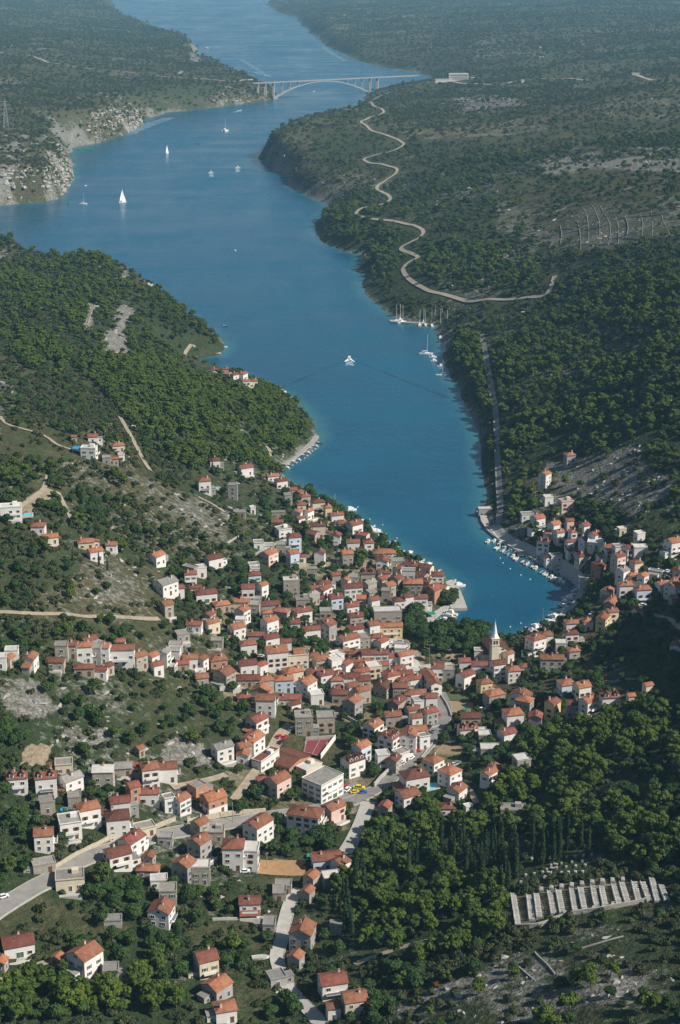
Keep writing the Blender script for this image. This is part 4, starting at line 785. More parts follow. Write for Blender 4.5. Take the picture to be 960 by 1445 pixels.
MB().poly([(-7.2,2.2,4.4),(-7.2,14.8,4.4),(-3.7,14.8,6.6),(-3.7,2.2,6.6)][::-1]).build('aisle_roof', RM['B'], ch)
b = MB(); b.box((-2.2, -2.2, 6.9), (4.1, 4.1, 22)); b.build('bell_tower', CRM, ch)
tw = ch.children[-1]
for z in (13.4, 17.7): MB().box((-2.2, -2.2, z), (4.6, 4.6, .35)).build('cornice', CST, tw)
for rz in (0, math.pi/2, -math.pi/2):
    for dx in (-.75, .75):
        d = Vector((dx, -2.07, 0)); d.rotate(Matrix.Rotation(rz, 3, 'Z'))
        obj('belfry_opening', WIN[4], tw, loc=(-2.2+d.x, -2.2+d.y, 14.2), rz=rz, scale=(.8, 1, 1.7))
b = MB(); n = 8; base = [(-2.2+2.2*math.cos(2*math.pi*i/n+math.pi/8), -2.2+2.2*math.sin(2*math.pi*i/n+math.pi/8), 17.9) for i in range(n)]; mid = [(-2.2+1.25*math.cos(2*math.pi*i/n+math.pi/8), -2.2+1.25*math.sin(2*math.pi*i/n+math.pi/8), 20.6) for i in range(n)]
for i in range(n):
    j = (i+1) % n; b.poly([base[i], base[j], mid[j], mid[i]]); b.poly([mid[i], mid[j], (-2.2, -2.2, 28.6)])
sp = b.build('spire', LEAD, tw); MB().bar((-2.2,-2.2,28.4),(-2.2,-2.2,30),.12).bar((-2.6,-2.2,29.4),(-1.8,-2.2,29.4),.12).build('cross', METAL, sp)
obj('rose_window', WIN[3], ch, loc=(3.2, -.02, 7.8)); obj('door', DOORS[0], ch, loc=(3.2, -.02, .1), scale=(1.7, 1, 1.6))
for y in (3.5, 8, 12.5): obj('window', WIN[3], ch, loc=(7.3, y, 4.2), rz=math.pi/2, scale=(.8, 1, 1.6))

# ------------------------------------------------------------------ arch bridge
A = Vector((*at(389, 139.5, 0), 0)); B = Vector((*at(520, 132.5, 0), 0)); U = (B-A).normalized(); SPAN = (B-A).length; V = Vector((-U.y, U.x, 0)); DZ = 38.0
br = thing('bridge', A, math.atan2(U.y, U.x), 'pale concrete road bridge on one wide arch over the far strait', 'bridge')
BC = flat('bridge_concrete', (.30,.295,.285), .85, .1, .05)
x0, x1 = -62, SPAN + 150
b = MB(); b.box(((x0+x1)/2, 0, DZ), (x1-x0, 9.5, 1.3)); b.build('deck', BC, br)
for s in (-1, 1): MB().box(((x0+x1)/2, s*4.6, DZ+1.1), (x1-x0, .3, .8)).build('parapet', BC, br)
def az(t): return 4.0 + (DZ-6.0) * (1 - (2*t-1)**2)
for s in (-3.2, 3.2):
    b = MB(); N = 28
    for i in range(N):
        t0, t1 = i/N, (i+1)/N; b.bar((t0*SPAN, s, az(t0)), (t1*SPAN, s, az(t1)), 2.2, 3.4 - 1.2*math.sin(math.pi*t0))
    b.build('arch', BC, br)
for t in (.07, .15, .24, .76, .85, .93):
    b = MB()
    for s in (-3.2, 3.2): b.box((t*SPAN, s, (az(t)+DZ)/2), (1.4, 1.6, DZ-az(t)))
    b.build('spandrel_column', BC, br)
for x in (-48, -28, -5, SPAN+5, SPAN+27):
    g_ = A + U*x; z0 = float(hgt(g_.x, g_.y)) - 2; z0 = min(max(z0, -3), DZ-3)
    b = MB()
    for s in (-3.2, 3.2): b.box((x, s, (z0+DZ)/2), (2.6, 2.2, DZ-z0))
    b.build('pier', BC, br)
for x in (-3, SPAN+3): MB().box((x, 0, 2), (12, 12, 9)).build('footing', BC, br)

# ------------------------------------------------------------------ cemetery
TS = [(90,310,115,470),(172,318,186,437),(210,310,225,425),(280,297,300,405),(325,293,345,402),(395,285,412,388),(440,280,460,383),(505,270,525,370),(550,273,568,362),(614,262,640,356),(655,252,685,350),(720,250,742,342),(765,250,798,340),(812,230,840,340),(862,265,888,335)]
MARB = [flat('grave_marble', (.50,.49,.46), .5, .12, .5, rnd=.25), flat('grave_stone', (.38,.37,.34), .8, .2, .6, rnd=.25)]
def tomb_mesh(k):
    b = MB(); b.box((0,0,.35), (2.1,1.15,.7)); b.box((0,0,.74), (1.9,.98,.1), m=1); b.box((-.95,0,.8), (.18,1.0,.5 + .25*k), m=1); b.box((.2,0,.84), (.9,.6,.1)); return b.mesh('tomb', [MARB[1], MARB[0]])
TOMB = [tomb_mesh(k) for k in range(3)]
def tombs(p, q, step, turn, grp, lab, sc=1.0):
    P, Q = Vector(ground(*p)), Vector(ground(*q)); n = max(1, int((Q-P).length/step)); ang = math.atan2((Q-P).y, (Q-P).x) + turn
    for i in range(n+1):
        c = P.lerp(Q, i/max(n,1)); z = float(hgt(c.x, c.y)); o = obj('tomb', random.choice(TOMB), None, loc=(c.x, c.y, z+.02), rz=ang + random.uniform(-.03,.03), scale=sc*random.uniform(.92,1.05)); tag(o, lab, 'tomb', grp); occ(c.x, c.y, 2.0)
for t in TS: tombs((700+t[0]/3.69, 1180+t[1]/3.69), (700+t[2]/3.69, 1180+t[3]/3.69), 1.35, math.pi/2, 'tombs in rows', 'pale slab tomb in the packed rows of the hillside cemetery', 1.0)
tombs((700+235/3.69, 1180+285/3.69), (700+660/3.69, 1180+232/3.69), 3.4, math.pi/2, 'tombs along the top', 'box tomb in the single line along the top of the cemetery', 1.25)
tombs((700+360/3.69, 1180+412/3.69), (700+610/3.69, 1180+370/3.69), 3.0, -math.pi/2, 'tombs along the wall', 'box tomb in the line along the lower cemetery wall', 1.1)
tombs((700+340/3.69, 1180+195/3.69), (700+450/3.69, 1180+190/3.69), 2.4, math.pi/2, 'tombs among the cypresses', 'old tomb among the cypresses above the packed rows', .8)
tombs((700+260/3.69, 1180+215/3.69), (700+310/3.69, 1180+150/3.69), 2.6, math.pi/2, 'tombs among the cypresses', 'old tomb among the cypresses above the packed rows', .8)
for (p_, q_) in (((772,1228),(826,1222)),((778,1222),(822,1216)),((735,1246),(768,1240)),((742,1236),(766,1232)),((800,1210),(835,1207))): tombs(p_, q_, 2.9, math.pi/2, 'tombs among the cypresses', 'old tomb among the cypresses above the packed rows', .72)
tombs((742, 1206), (752, 1212), 3.0, math.pi/2, 'tombs among the cypresses', 'old tomb among the cypresses above the packed rows', .8)
def wall(pts, hh, th, mat, label, name='wall', base=1.0, grp=None, gaps=0):
    c = smooth_path(pts); b = MB()
    rows = []
    for i, p in enumerate(c):
        d = (c[min(i+1,len(c)-1)] - c[max(i-1,0)]).normalized(); q = Vector((-d.y, d.x))*th/2; z = float(hgt(p.x, p.y)); j = random.uniform(-.12,.12)*min(hh,1)
        rows.append([(p.x-q.x,p.y-q.y,z-base),(p.x+q.x,p.y+q.y,z-base),(p.x+q.x,p.y+q.y,z+hh+j),(p.x-q.x,p.y-q.y,z+hh+j)])
        if i % 2 == 0: occ(p.x, p.y, 1.2)
    for i in range(len(rows)-1):
        if gaps and random.random() < gaps: continue
        for k in range(4): b.poly([rows[i][k], rows[i+1][k], rows[i+1][(k+1)%4], rows[i][(k+1)%4]])
    b.poly(rows[0]); b.poly(rows[-1][::-1])
    return tag(b.build(name, mat), label, 'wall', grp)
TAN = flat('tan_stone_wall', (.46,.40,.30), .95, .3, .8)
wall([(727,1310),(760,1308),(800,1293),(860,1283),(915,1272)], 1.6, .5, CONC, 'pale wall along the lower edge of the cemetery')
wall([(264,1162),(290,1157),(330,1150),(375,1147)], 2.0, .6, TAN, 'tan stone retaining wall above the middle of the main road')
wall([(75,1228),(110,1207),(140,1192),(165,1180)], 1.6, .6, TAN, 'tan stone wall on the uphill side of the western main road')
wall([(218,1170),(235,1163),(248,1158)], 1.8, .6, TAN, 'short tan wall by the cream garage on the main road')
wall([(528,1112),(538,1100),(550,1090)], 2.4, .5, CONC, 'cream retaining wall under the villas at the road bend')
wall([(594,1072),(606,1056),(616,1044)], 1.0, .4, CONC, 'low garden wall beside the vegetable plot and main road')
wall([(622,982),(632,998),(637,1012)], 1.2, .4, CONC, 'curved pale wall on the outer side of the road bend')
wall([(425,1122),(436,1110),(446,1098)], 2.2, .5, CONC, 'tall grey wall behind the flat roofed car park building')
wall([(310,975),(330,973),(350,978)], 2.0, .5, CONC, 'long pale garden wall under the western lanes')
wall([(360,784),(380,772),(400,764)], 1.2, .5, STONE, 'stepped dry wall climbing to the empty terrace')
wall([(312,773),(330,762),(345,752)], 1.1, .5, CONC, 'white garden wall running up the scrub slope')
wall([(755,1345),(770,1360),(783,1375)], .6, .45, STONE, 'leaning dry stone wall under the cemetery')
wall([(728,1362),(740,1372),(752,1382)], .5, .45, STONE, 'short broken dry stone wall in the rocky scrub')
wall([(815,1340),(850,1330),(880,1322)], .4, .45, STONE, 'dry stone terrace wall below the cemetery end')
wall([(300,1299),(340,1298),(380,1296)], 1.0, .4, CONC, 'low white wall in front of the house with the porch')
wall([(842,950),(868,941),(893,934)], 1.4, .6, STONE, 'upper dry stone wall on the scrub right of the church')
wall([(848,965),(875,962),(905,958)], 1.2, .6, STONE, 'lower dry stone wall on the scrub right of the church')
wall([(455,1008),(480,1010),(505,1022)], 1.5, .4, CONC, 'grey wall beside the grassy yard by the court')
TERW = flat('terrace_stone', (.25,.24,.21), .95, .35, .9)
TERR = [[(830,352),(832,330),(828,305),(820,290)],[(843,350),(846,325),(842,303),(832,288)],[(858,348),(860,325),(856,305),(846,290)],[(872,346),(873,322),(868,302)],[(905,336),(906,315),(903,300)],[(920,334),(921,314),(918,298)],[(948,336),(940,318),(935,304)],[(868,336),(900,338),(930,339),(960,336)],[(860,312),(900,307),(950,303)],[(780,300),(800,293),(840,288)],
 [(800,330),(820,326),(850,322)],[(770,318),(790,312),(815,306)],[(810,380),(850,376),(900,380)],[(790,352),(830,346),(870,344)],[(880,268),(905,262),(940,262)],[(818,352),(820,335),(815,312)],[(790,345),(794,330),(790,318)],[(885,340),(887,322),(882,306)],[(815,372),(850,366),(890,368)],[(720,300),(750,294),(790,292)],[(850,285),(890,279),(930,281)],[(700,340),(740,334),(780,336)],[(760,330),(790,324),(812,324)],[(745,285),(780,278),(810,276)],[(900,382),(930,378),(965,376)]]
for i, t in enumerate(TERR):
    z_ = 'upright' if i < 7 else 'level'
    wall([(x_ + random.uniform(-1.5,1.5), y_ + random.uniform(-1,1)) for x_, y_ in t], .4 if i < 7 else .9, .5, TERW, 'pale dry stone wall on the bare terraced plateau' if False else ('pale dry stone wall running up the bare terraced plateau' if i < 7 else 'pale dry stone wall lying across the bare terraced plateau'), 'stone_wall', 1.0, 'plateau walls running up' if i < 7 else 'plateau walls lying across', .18)
for k, t in enumerate([[(500,505),(960,440)]]): pass

# ------------------------------------------------------------------ sports court
COURT = flat('court_red', (.20,.052,.055), .9, .15, .15)
c4p = [Vector(ground(340+x/4.364, 1000+y/4.364)) for x, y in ((382,270),(400,196),(582,208),(492,322))]
zc = max(p.z for p in c4p) + .25
b = MB(); b.poly([(p.x, p.y, zc) for p in c4p][::-1]); 
ctr = sum(c4p, Vector())/4; occ(ctr.x, ctr.y, 14)
tag(b.build('sports_court', COURT), kind='structure')
b = MB()
def lerp4(u, v): return (c4p[0].lerp(c4p[3], u)).lerp(c4p[1].lerp(c4p[2], u), v)
for (a_, b__) in (((.05,.06),(.95,.06)),((.05,.94),(.95,.94)),((.05,.06),(.05,.94)),((.95,.06),(.95,.94)),((.5,.06),(.5,.94))):
    p, q = lerp4(*a_), lerp4(*b__); b.bar((p.x,p.y,zc+.01),(q.x,q.y,zc+.01),.08,.012)
tag(b.build('court_markings', FRW), kind='structure')
for i, nm in ((1, 'back'), (2, 'side')):
    p, q = c4p[i], c4p[(i+1) % 4]; b = MB(); b.bar((p.x,p.y,zc+.3),(q.x,q.y,zc+.3),.35,2.0+(i==2)*.4)
    tag(b.build('court_wall', WM['w'] if i == 2 else CONC), 'white wall on the open right side of the red court' if i == 2 else 'grey wall at the back of the red court', 'wall')
for u, lab in ((.05, 'goal at the hall end of the red court'), (.95, 'goal at the far end of the red court')):
    p = lerp4(u, .5); d = (c4p[1]-c4p[0]).normalized()*1.5; t = thing('goal', (p.x, p.y, zc), math.atan2(d.y, d.x), lab, 'goal')
    MB().bar((-1.5,0,0),(-1.5,0,2),.1).bar((1.5,0,0),(1.5,0,2),.1).bar((-1.5,0,2),(1.5,0,2),.1).build('goal_frame', FRW, t)
# pools, nets, tarpaulins
POOLW, nt, b_ = newmat('pool_water'); b_.inputs['Base Color'].default_value = (.10,.50,.66,1); b_.inputs['Roughness'].default_value = .1
TARP = flat('blue_sheet', (.05,.26,.48), .7, .15, .8); GNET = flat('green_net', (.02,.22,.15), .8, .2, .8)
def pool(px, py, w, d, rz, lab):
    x, y, z = ground(px, py); t = thing('pool', (x, y, z+.1), R(rz), lab, 'pool'); occ(x, y, 6)
    b = MB()
    for s in (-1, 1): b.box((0, s*(d/2+.4), .15), (w+1.6, .8, .9)); b.box((s*(w/2+.4), 0, .15), (.8, d, .9))
    b.build('pool_edge', PAVE, t); MB().box((0,0,.05), (w,d,.7)).build('pool_water', POOLW, t)
pool(35, 728, 7, 4, 10, 'small turquoise pool in front of the flat white villa')
pool(609, 1112, 5, 4, 20, 'blue pool between the brown hip roof house and its neighbour')
pool(306, 690, 3, 3, 15, 'tiny blue pool behind the tall house at the pine hill')
def sheet(px, py, w, d, h, rz, mat, nm, lab, cat):
    x, y, z = ground(px, py); b = MB(); n = 6
    for i in range(n):
        for j in range(3):
            q = [(-w/2+w*(i+a_)/n, -d/2+d*(j+c_)/3) for a_, c_ in ((0,0),(1,0),(1,1),(0,1))]
            b.poly([(u, v, h + .25*math.sin(u*1.3+v)*.6 - .12*abs(v)) for u, v in q])
    for sx in (-1, 1):
        for sy in (-1, 1): b.bar((sx*w/2*.95, sy*d/2*.95, -.5), (sx*w/2*.95, sy*d/2*.95, h-.2), .1, m=1)
    o = b.build(nm, [mat, METAL], None, loc=(x, y, z), rz=R(rz)); occ(x, y, max(w, d)/2+1); tag(o, lab, cat)
sheet(446, 1211, 7, 3, 1.4, -5, GNET, 'shade_net', 'dark green shade net stretched beside the ploughed field', 'shade net')
sheet(609, 872, 4, 4, 3, 10, GNET, 'awning', 'green awning by the little harbour breakwater', 'awning')
sheet(91, 1146, 3, 2.4, 1.5, 10, TARP, 'tarpaulin', 'blue tarpaulin in the yard under the western row', 'tarpaulin')
sheet(240, 1290, 2.4, 3, 4.5, 10, TARP, 'tarpaulin', 'blue tarpaulin beside the white gabled house', 'tarpaulin')
sheet(110, 640, 5, 6, 4.0, 0, TARP, 'tarpaulin', 'blue tarpaulin on the flat white building on the scrub hill', 'tarpaulin')
sheet(657, 1003, 3, 2, 1.0, 0, GNET, 'shade_net', 'small green net on the field at the road bend', 'shade net')

# ------------------------------------------------------------------ far things beyond the bay
x, y, z = ground(647, 113); t = thing('hotel', (x, y, z), R(4), 'long pale hotel on the skyline by the far bridge end', 'hotel'); occ(x, y, 40)
MB().box((0,0,6),(46,16,18)).build('wall', WM['w'], t); MB().box((0,0,15.3),(47,17,.7)).build('roof', RM['W'], t)
for f in range(3): MB().box((0,-8.05,3.2+f*4.3),(43,.3,1.7)).build('window_band', GLM, t)
x, y, z = ground(626, 116); t = thing('pavilion', (x, y, z), R(4), 'low white pavilion next to the skyline hotel', 'pavilion'); MB().box((0,0,2),(40,14,9)).build('wall', WM['w'], t); MB().box((0,0,6.8),(41,15,.6)).build('roof', RM['W'], t)
x, y, z = ground(671, 113); t = thing('pavilion', (x, y, z), R(-4), 'small grey pavilion right of the skyline hotel', 'pavilion'); MB().box((0,0,2),(20,12,7)).build('wall', WM['g'], t); MB().box((0,0,5.8),(21,13,.6)).build('roof', RM['W'], t)
for i, (px, py, w, h, lab, wc) in enumerate([(254,104,14,6,'white hut beside the far road above the strait','w'),(738,117,7,7,'white tower hut on the far right plateau','w'),(764,83,14,5,'white shed on the far right plain','w'),(897,106,16,4,'long pale shed at the far right quarry','c'),(763,68,8,4,'tiny white shed high on the far plain','w'),(486,22,14,5,'pale shed on the far bank of the channel','c')]):
    x, y, z = ground(px, py); t = thing('hut', (x, y, z), 0, lab, 'hut'); MB().box((0,0,h/2-1),(w,w*.6,h+2)).build('wall', WM[wc], t); MB().box((0,0,h+.2),(w+1,w*.6+1,.5)).build('roof', RM['W'], t)
x, y, z = ground(9, 180); t = thing('pylon', (x, y, z), .3, 'grey lattice power pylon on the far left hill', 'pylon')
b = MB(); HP = 44
for sx in (-1, 1):
    for sy in (-1, 1): b.bar((sx*4, sy*4, -2), (sx*.6, sy*.6, HP), .5)
for k in range(8):
    z0, z1 = HP*k/8, HP*(k+1)/8; r0, r1 = 4-3.4*k/8, 4-3.4*(k+1)/8
    for s in (-1, 1): b.bar((-r0, s*r0, z0), (r1, s*r1, z1), .3); b.bar((s*r0, -r0, z0), (s*r1, r1, z1), .3)
b.build('mast', METAL, t)
for k, zz in enumerate((30, 36, 42)): MB().bar((-8+k, 0, zz), (8-k, 0, zz), .5).build('cross_arm', METAL, t)
# fish pens in the inlet
PEN = flat('pen_green', (.06,.20,.13), .8, .2, .2)
for i, (px, py, lab) in enumerate([(108,211,'left green fish pen raft under the cliff'),(122,210,'right green fish pen raft under the cliff')]):
    x, y = at(px, py); t = thing('fish_pen', (x, y, 0), .05, lab, 'fish pen'); b = MB()
    for k in range(5): b.box((-12+6*k, 0, .4), (1.2, 34, .9))
    for k in range(5): b.box((0, -16+8*k, .45), (25, 1.2, .8))
    b.build('walkway', PEN, t)
    for k in range(2): MB().box((-6+12*k, 10, .12), (10, 14, .1)).build('net', GNET, t)

# lamp mast on the square and a few poles
POLE = flat('pole_grey', (.30,.29,.27), .7, .15, 1)
def lamp(px, py, h, lab, two=True):
    x, y, z = ground(px, py); t = thing('street_lamp', (x, y, z), random.uniform(-.3,.3), lab, 'street lamp')
    MB().tube([(0,0,-1),(0,0,h)], [.14,.08], 6).build('pole', POLE, t)
    MB().bar((-1.1,0,h),(1.1,0,h),.1).build('arm', POLE, t)
    for s in (-1, 1): MB().box((s*1.2,0,h-.05),(.6,.3,.14)).build('lamp_head', FRW, t)
lamp(606, 936, 10, 'tall double street lamp beside the round grass island')
def upole(px, py, h, lab):
    x, y, z = ground(px, py); t = thing('utility_pole', (x, y, z), random.uniform(0,3), lab, 'utility pole')
    MB().tube([(0,0,-1),(0,0,h)], [.16,.10], 6).build('pole', POLE, t); MB().bar((-.8,0,h-.5),(.8,0,h-.5),.12).build('cross_arm', POLE, t)
upole(329, 1161, 9, 'wooden pole on the main road above the stepped houses'); upole(503, 1134, 8, 'grey pole beside the small car park junction'); upole(766, 880, 9, 'tall pole in front of the orange barn roofs'); upole(377, 1226, 7, 'pole at the edge of the ploughed field'); upole(190, 1222, 8, 'pole over the western main road houses')
# sandy quarry face and garden plots
def plot(pts, mat, nm, off=.2):
    c = [ground(*p) for p in pts]; A_, B_, C_, D_ = [Vector(q) for q in c]; b = MB(); N = 14
    for i in range(N):
        for j in range(N):
            q = []
            for (u, v) in ((i/N,j/N),((i+1)/N,j/N),((i+1)/N,(j+1)/N),(i/N,(j+1)/N)):
                p = A_.lerp(B_, u).lerp(D_.lerp(C_, u), v); q.append((p.x, p.y, float(hgt(p.x, p.y)) + off))
            b.poly(q)
    ctr = (A_+C_)/2; occ(ctr.x, ctr.y, min((A_-B_).length, (B_-C_).length)/2)
    return tag(b.build(nm, mat), kind='structure')
def furrow(name, c0, c1, sc):
    m, nt, b = newmat(name); P = node(nt, 'ShaderNodeNewGeometry').outputs['Position']; w = nt.nodes.new('ShaderNodeTexWave'); w.bands_direction = 'Y'; w.inputs['Scale'].default_value = sc; w.inputs['Distortion'].default_value = 1.5; nt.links.new(P, w.inputs[0])
    nt.links.new(ramp(nt, mth(nt, 'ADD', mth(nt, 'MULTIPLY', w.outputs['Fac'], .5), mth(nt, 'MULTIPLY', noise(nt, P, .5, 4), .6)), [(.3, c0), (.75, c1)]).outputs[0], b.inputs['Base Color']); b.inputs['Roughness'].default_value = .95; return m
FIELD = furrow('ploughed_soil', (.22,.12,.055), (.42,.25,.13), .35); GARD = furrow('garden_green', (.04,.065,.02), (.10,.12,.045), .4); GARS = furrow('garden_soil', (.20,.14,.08), (.34,.25,.15), .4)
plot([(362,1233),(430,1236),(432,1214),(368,1214)], FIELD, 'field'); plot([(600,1078),(640,1083),(650,1066),(617,1062)], GARD, 'garden_plot'); plot([(612,1064),(650,1068),(655,1054),(624,1051)], GARS, 'garden_plot')
plot([(636,1005),(668,1008),(668,992),(632,989)], GARS, 'field'); plot([(628,988),(662,990),(655,980),(630,980)], GARD, 'garden_plot'); plot([(451,1036),(474,1036),(472,1022),(455,1022)], GARD, 'lawn'); plot([(598,950),(613,951),(612,944),(597,943)], GARD, 'lawn', .42)

# ------------------------------------------------------------------ boats
HULL = flat('hull_white', (.80,.80,.79), .35, .06, .5, rnd=.12, spec=.5); DECK = flat('boat_deck', (.62,.58,.50), .6, .1, .8, rnd=.3); SAIL = flat('sailcloth', (.86,.86,.84), .7, .04, .4); NAVY = flat('navy_cover', (.04,.08,.20), .8, .1, 1); ALU = flat('mast_alloy', (.62,.62,.62), .4, .05, 1); WOOD = flat('boat_wood', (.30,.17,.08), .6, .2, 1)
def hull_mesh(L, Bm, fb, hm):
    b = MB(); st = [(-.5,.86),(-.2,1.0),(.12,.95),(.34,.62),(.5,.04)]; rows = []
    for (t, w) in st: rows.append([(t*L, -w*Bm/2, fb*(1+.25*max(t,0))), (t*L*.97, -w*Bm/2*.72, -.15), (t*L*.97, w*Bm/2*.72, -.15), (t*L, w*Bm/2, fb*(1+.25*max(t,0)))])
    for i in range(4):
        for k in range(3): b.poly([rows[i][k], rows[i][k+1], rows[i+1][k+1], rows[i+1][k]][::-1])
        dz = -.12
        b.poly([(rows[i][0][0], rows[i][0][1]*.88, rows[i][0][2]+dz), (rows[i+1][0][0], rows[i+1][0][1]*.88, rows[i+1][0][2]+dz), (rows[i+1][3][0], rows[i+1][3][1]*.88, rows[i+1][3][2]+dz), (rows[i][3][0], rows[i][3][1]*.88, rows[i][3][2]+dz)], 1)
    b.poly(rows[0]); return b.mesh('hull', [hm, DECK])
HM = hull_mesh(6, 2.2, .8, HULL); HW = hull_mesh(5, 1.9, .65, WOOD); HN = hull_mesh(6, 2.2, .8, NAVY); HY = hull_mesh(12, 3.6, 1.25, HULL); HC = hull_mesh(11, 1.6, 1.3, HULL); HB_ = hull_mesh(9, 3.0, 1.1, HULL)
CAB = MB().box((.3,0,1.15),(2.1,1.5,.8),0,0,.8).mesh('cabin', HULL); SCR = MB().poly([(1.25,-.75,.8),(1.25,.75,.8),(.85,.6,1.45),(.85,-.6,1.45)]).mesh('windscreen', GLM); CANO = MB().box((-.4,0,1.75),(2.2,1.7,.1)).bar((-1.3,-.8,.6),(-1.3,-.8,1.75),.06).bar((-1.3,.8,.6),(-1.3,.8,1.75),.06).bar((.6,.8,.6),(.6,.8,1.75),.06).bar((.6,-.8,.6),(.6,-.8,1.75),.06)
CANN = CANO.mesh('canopy', NAVY); CANW = CANO.mesh('canopy', SAIL); COVR = MB().box((0,0,.85),(4.4,1.7,.3),0,0,.75).mesh('cover', NAVY); ENG = MB().box((-3.05,0,.7),(.4,.4,.7)).box((-3.1,0,.2),(.18,.2,.9)).mesh('outboard', VOID)
YCAB = MB().box((.6,0,1.45),(4.6,2.2,.6),0,0,.8).mesh('cabin', HULL); YMAST = MB().tube([(.9,0,1.0),(.9,0,17.5)],[.24,.17],6).bar((.9,-1.2,9.5),(.9,1.2,9.5),.07).bar((.9,-.9,13.5),(.9,.9,13.5),.06).mesh('mast', ALU); YBOOM = MB().bar((.9,0,2.7),(-4.0,0,2.6),.18).mesh('boom', ALU); YFURL = MB().tube([(.6,0,2.95),(-1.8,0,3.0),(-3.8,0,2.85)],[.34,.30,.16],6).mesh('furled_sail', NAVY)
YFURLW = MB().tube([(.6,0,2.95),(-1.8,0,3.0),(-3.8,0,2.85)],[.34,.30,.16],6).mesh('furled_sail', SAIL)
BIGC = MB().box((.2,0,1.7),(4.6,2.3,1.1),0,0,.82).box((-.4,0,2.6),(2.6,1.9,.8),0,0,.85).mesh('cabin', HULL); BSCR = MB().poly([(2.5,-.95,1.5),(2.5,.95,1.5),(2.15,.85,2.15),(2.15,-.85,2.15)]).mesh('windscreen', GLM)
BOATS = []
def boat(px, py, kind, ang, zone_, sc=1.0, word=None):
    BOATS.append(dict(px=px, py=py, kind=kind, ang=ang, zone=zone_, sc=sc, text=word or {'m':'white motorboat with small cabin','o':'white open boat','n':'white boat under navy cover','c':'white boat with canopy','w':'brown wooden rowing boat','d':'dark blue open boat','b':'large white cabin cruiser','y':'white sailing yacht with bare mast','k':'white catamaran with bare mast','s':'white yacht under full sail'}[kind]))
for i, (x_, y_) in enumerate([(150,495),(190,522),(213,533),(232,543),(257,558),(270,567),(297,580),(315,588),(340,600),(352,608),(385,625),(397,635),(418,645),(435,655)]): boat(640+x_/3-1, 600+y_/3, 'mocnmowcdmnomc'[i], 62, 'on the straight part of the quay')
for i, (x_, y_) in enumerate([(452,122),(465,131),(496,150),(515,164),(513,178)]): boat(640+x_/3, 780+y_/3, 'mcnmo'[i], 70 if i < 2 else 20, 'at the quay bend')
for i, (x_, y_) in enumerate([(480,210),(495,200),(470,228),(485,238),(450,248),(447,262),(440,274),(430,288),(418,300),(412,290),(368,312),(350,322),(338,330),(320,326),(330,338),(282,354),(265,366),(362,330),(385,318),(300,345)]): boat(640+x_/3-1, 780+y_/3, 'mbcmonmmcombmcombmcn'[i], 150 if i < 10 else 115, 'crowded along the quay near the church')
for i, (x_, y_) in enumerate([(850,678),(862,668),(868,684),(830,700),(815,712),(792,712),(798,724),(778,745),(802,757),(812,745),(785,735)]): boat(420+x_/4, 700+y_/4, 'mbmcommnmob'[i], 155, 'in the little breakwater harbour')
for i, (x_, y_) in enumerate([(290,84),(415,205),(460,224),(515,268),(537,284),(577,320),(605,354),(685,388),(730,410),(770,432),(866,484),(902,512),(372,168),(180,42),(140,16),(425,196),(545,290)]): boat(420+x_/4+2, 700+y_/4, 'bbbmomdmcmobwmomc'[i], 18 if i in (0,1,2,11) else 40, 'along the old town waterfront', 1.15 if i == 0 else 1)
for t_ in np.linspace(0, 1, 16): boat(698 + 122*t_ + 0, 764 + 62*t_ - 2.5*math.sin(3.14*t_), 'mconmcom'[int(t_*7.9)], 60, 'on the straight part of the quay')
for i, (x_, y_) in enumerate([(806,859),(800,866),(793,872),(786,877),(779,881),(772,884),(764,887),(757,890),(750,893)]): boat(x_-4, y_-3, 'cmobmcnmo'[i], 140 - 4*i, 'crowded along the quay near the church')
for i, (x_, y_) in enumerate([(505,738),(520,746),(528,752),(549,768),(573,783),(590,794),(600,799),(615,808)]): boat(x_+5, y_-2, 'momcmomw'[i], 40, 'along the old town waterfront')
for i, (x_, k) in enumerate([(565,'y'),(598,'k'),(614,'y'),(624,'y'),(634,'y'),(644,'m')]): boat(x_, 456.5 if i else 452, k, 88, 'at the long jetty', .9)
boat(472, 713, 'y', 20, 'at the upper old town waterfront', .5)
for i, (x_, y_) in enumerate([(485,180),(500,167),(517,156),(534,146),(549,136),(561,126),(573,116),(584,106),(596,98),(608,88),(625,73)]): boat(240+x_/3+3, 600+y_/3+1, 'mocmnomcomd'[i], -25, 'at the stone quay under the pine hill')
for i, (x_, y_) in enumerate([(396,554),(411,564),(317,490)]): boat(x_, y_, 'bmo'[i], 10, 'off the hamlet beyond the pine hill')
for i, (x_, y_, k) in enumerate([(157,309,'y'),(175,313,'k'),(225,321,'y'),(241,320,'y'),(259,322,'y'),(284,324,'y'),(302,326,'y'),(283,357,'b'),(297,350,'m')]): boat(480+x_/2, 300+y_/2-1, k, 88 if i > 1 else 10, 'at the long jetty', .9)
for i, (x_, y_, k) in enumerate([(243,400,'y'),(262,409,'b'),(265,419,'b'),(285,434,'b'),(287,460,'y')]): boat(480+x_/2, 300+y_/2, k, 8, 'moored below the long jetty', 1.0 if i == 0 else .8)
boat(173, 286, 's', 40, 'in the middle of the wide channel', 1.0); boat(236, 217, 's', 70, 'farther up the channel towards the bridge', 1.0); boat(318, 185, 'k', 60, 'near the far left shore of the channel', 1.3); boat(118, 288, 'y', 5, 'close under the left cliff', 1.0)
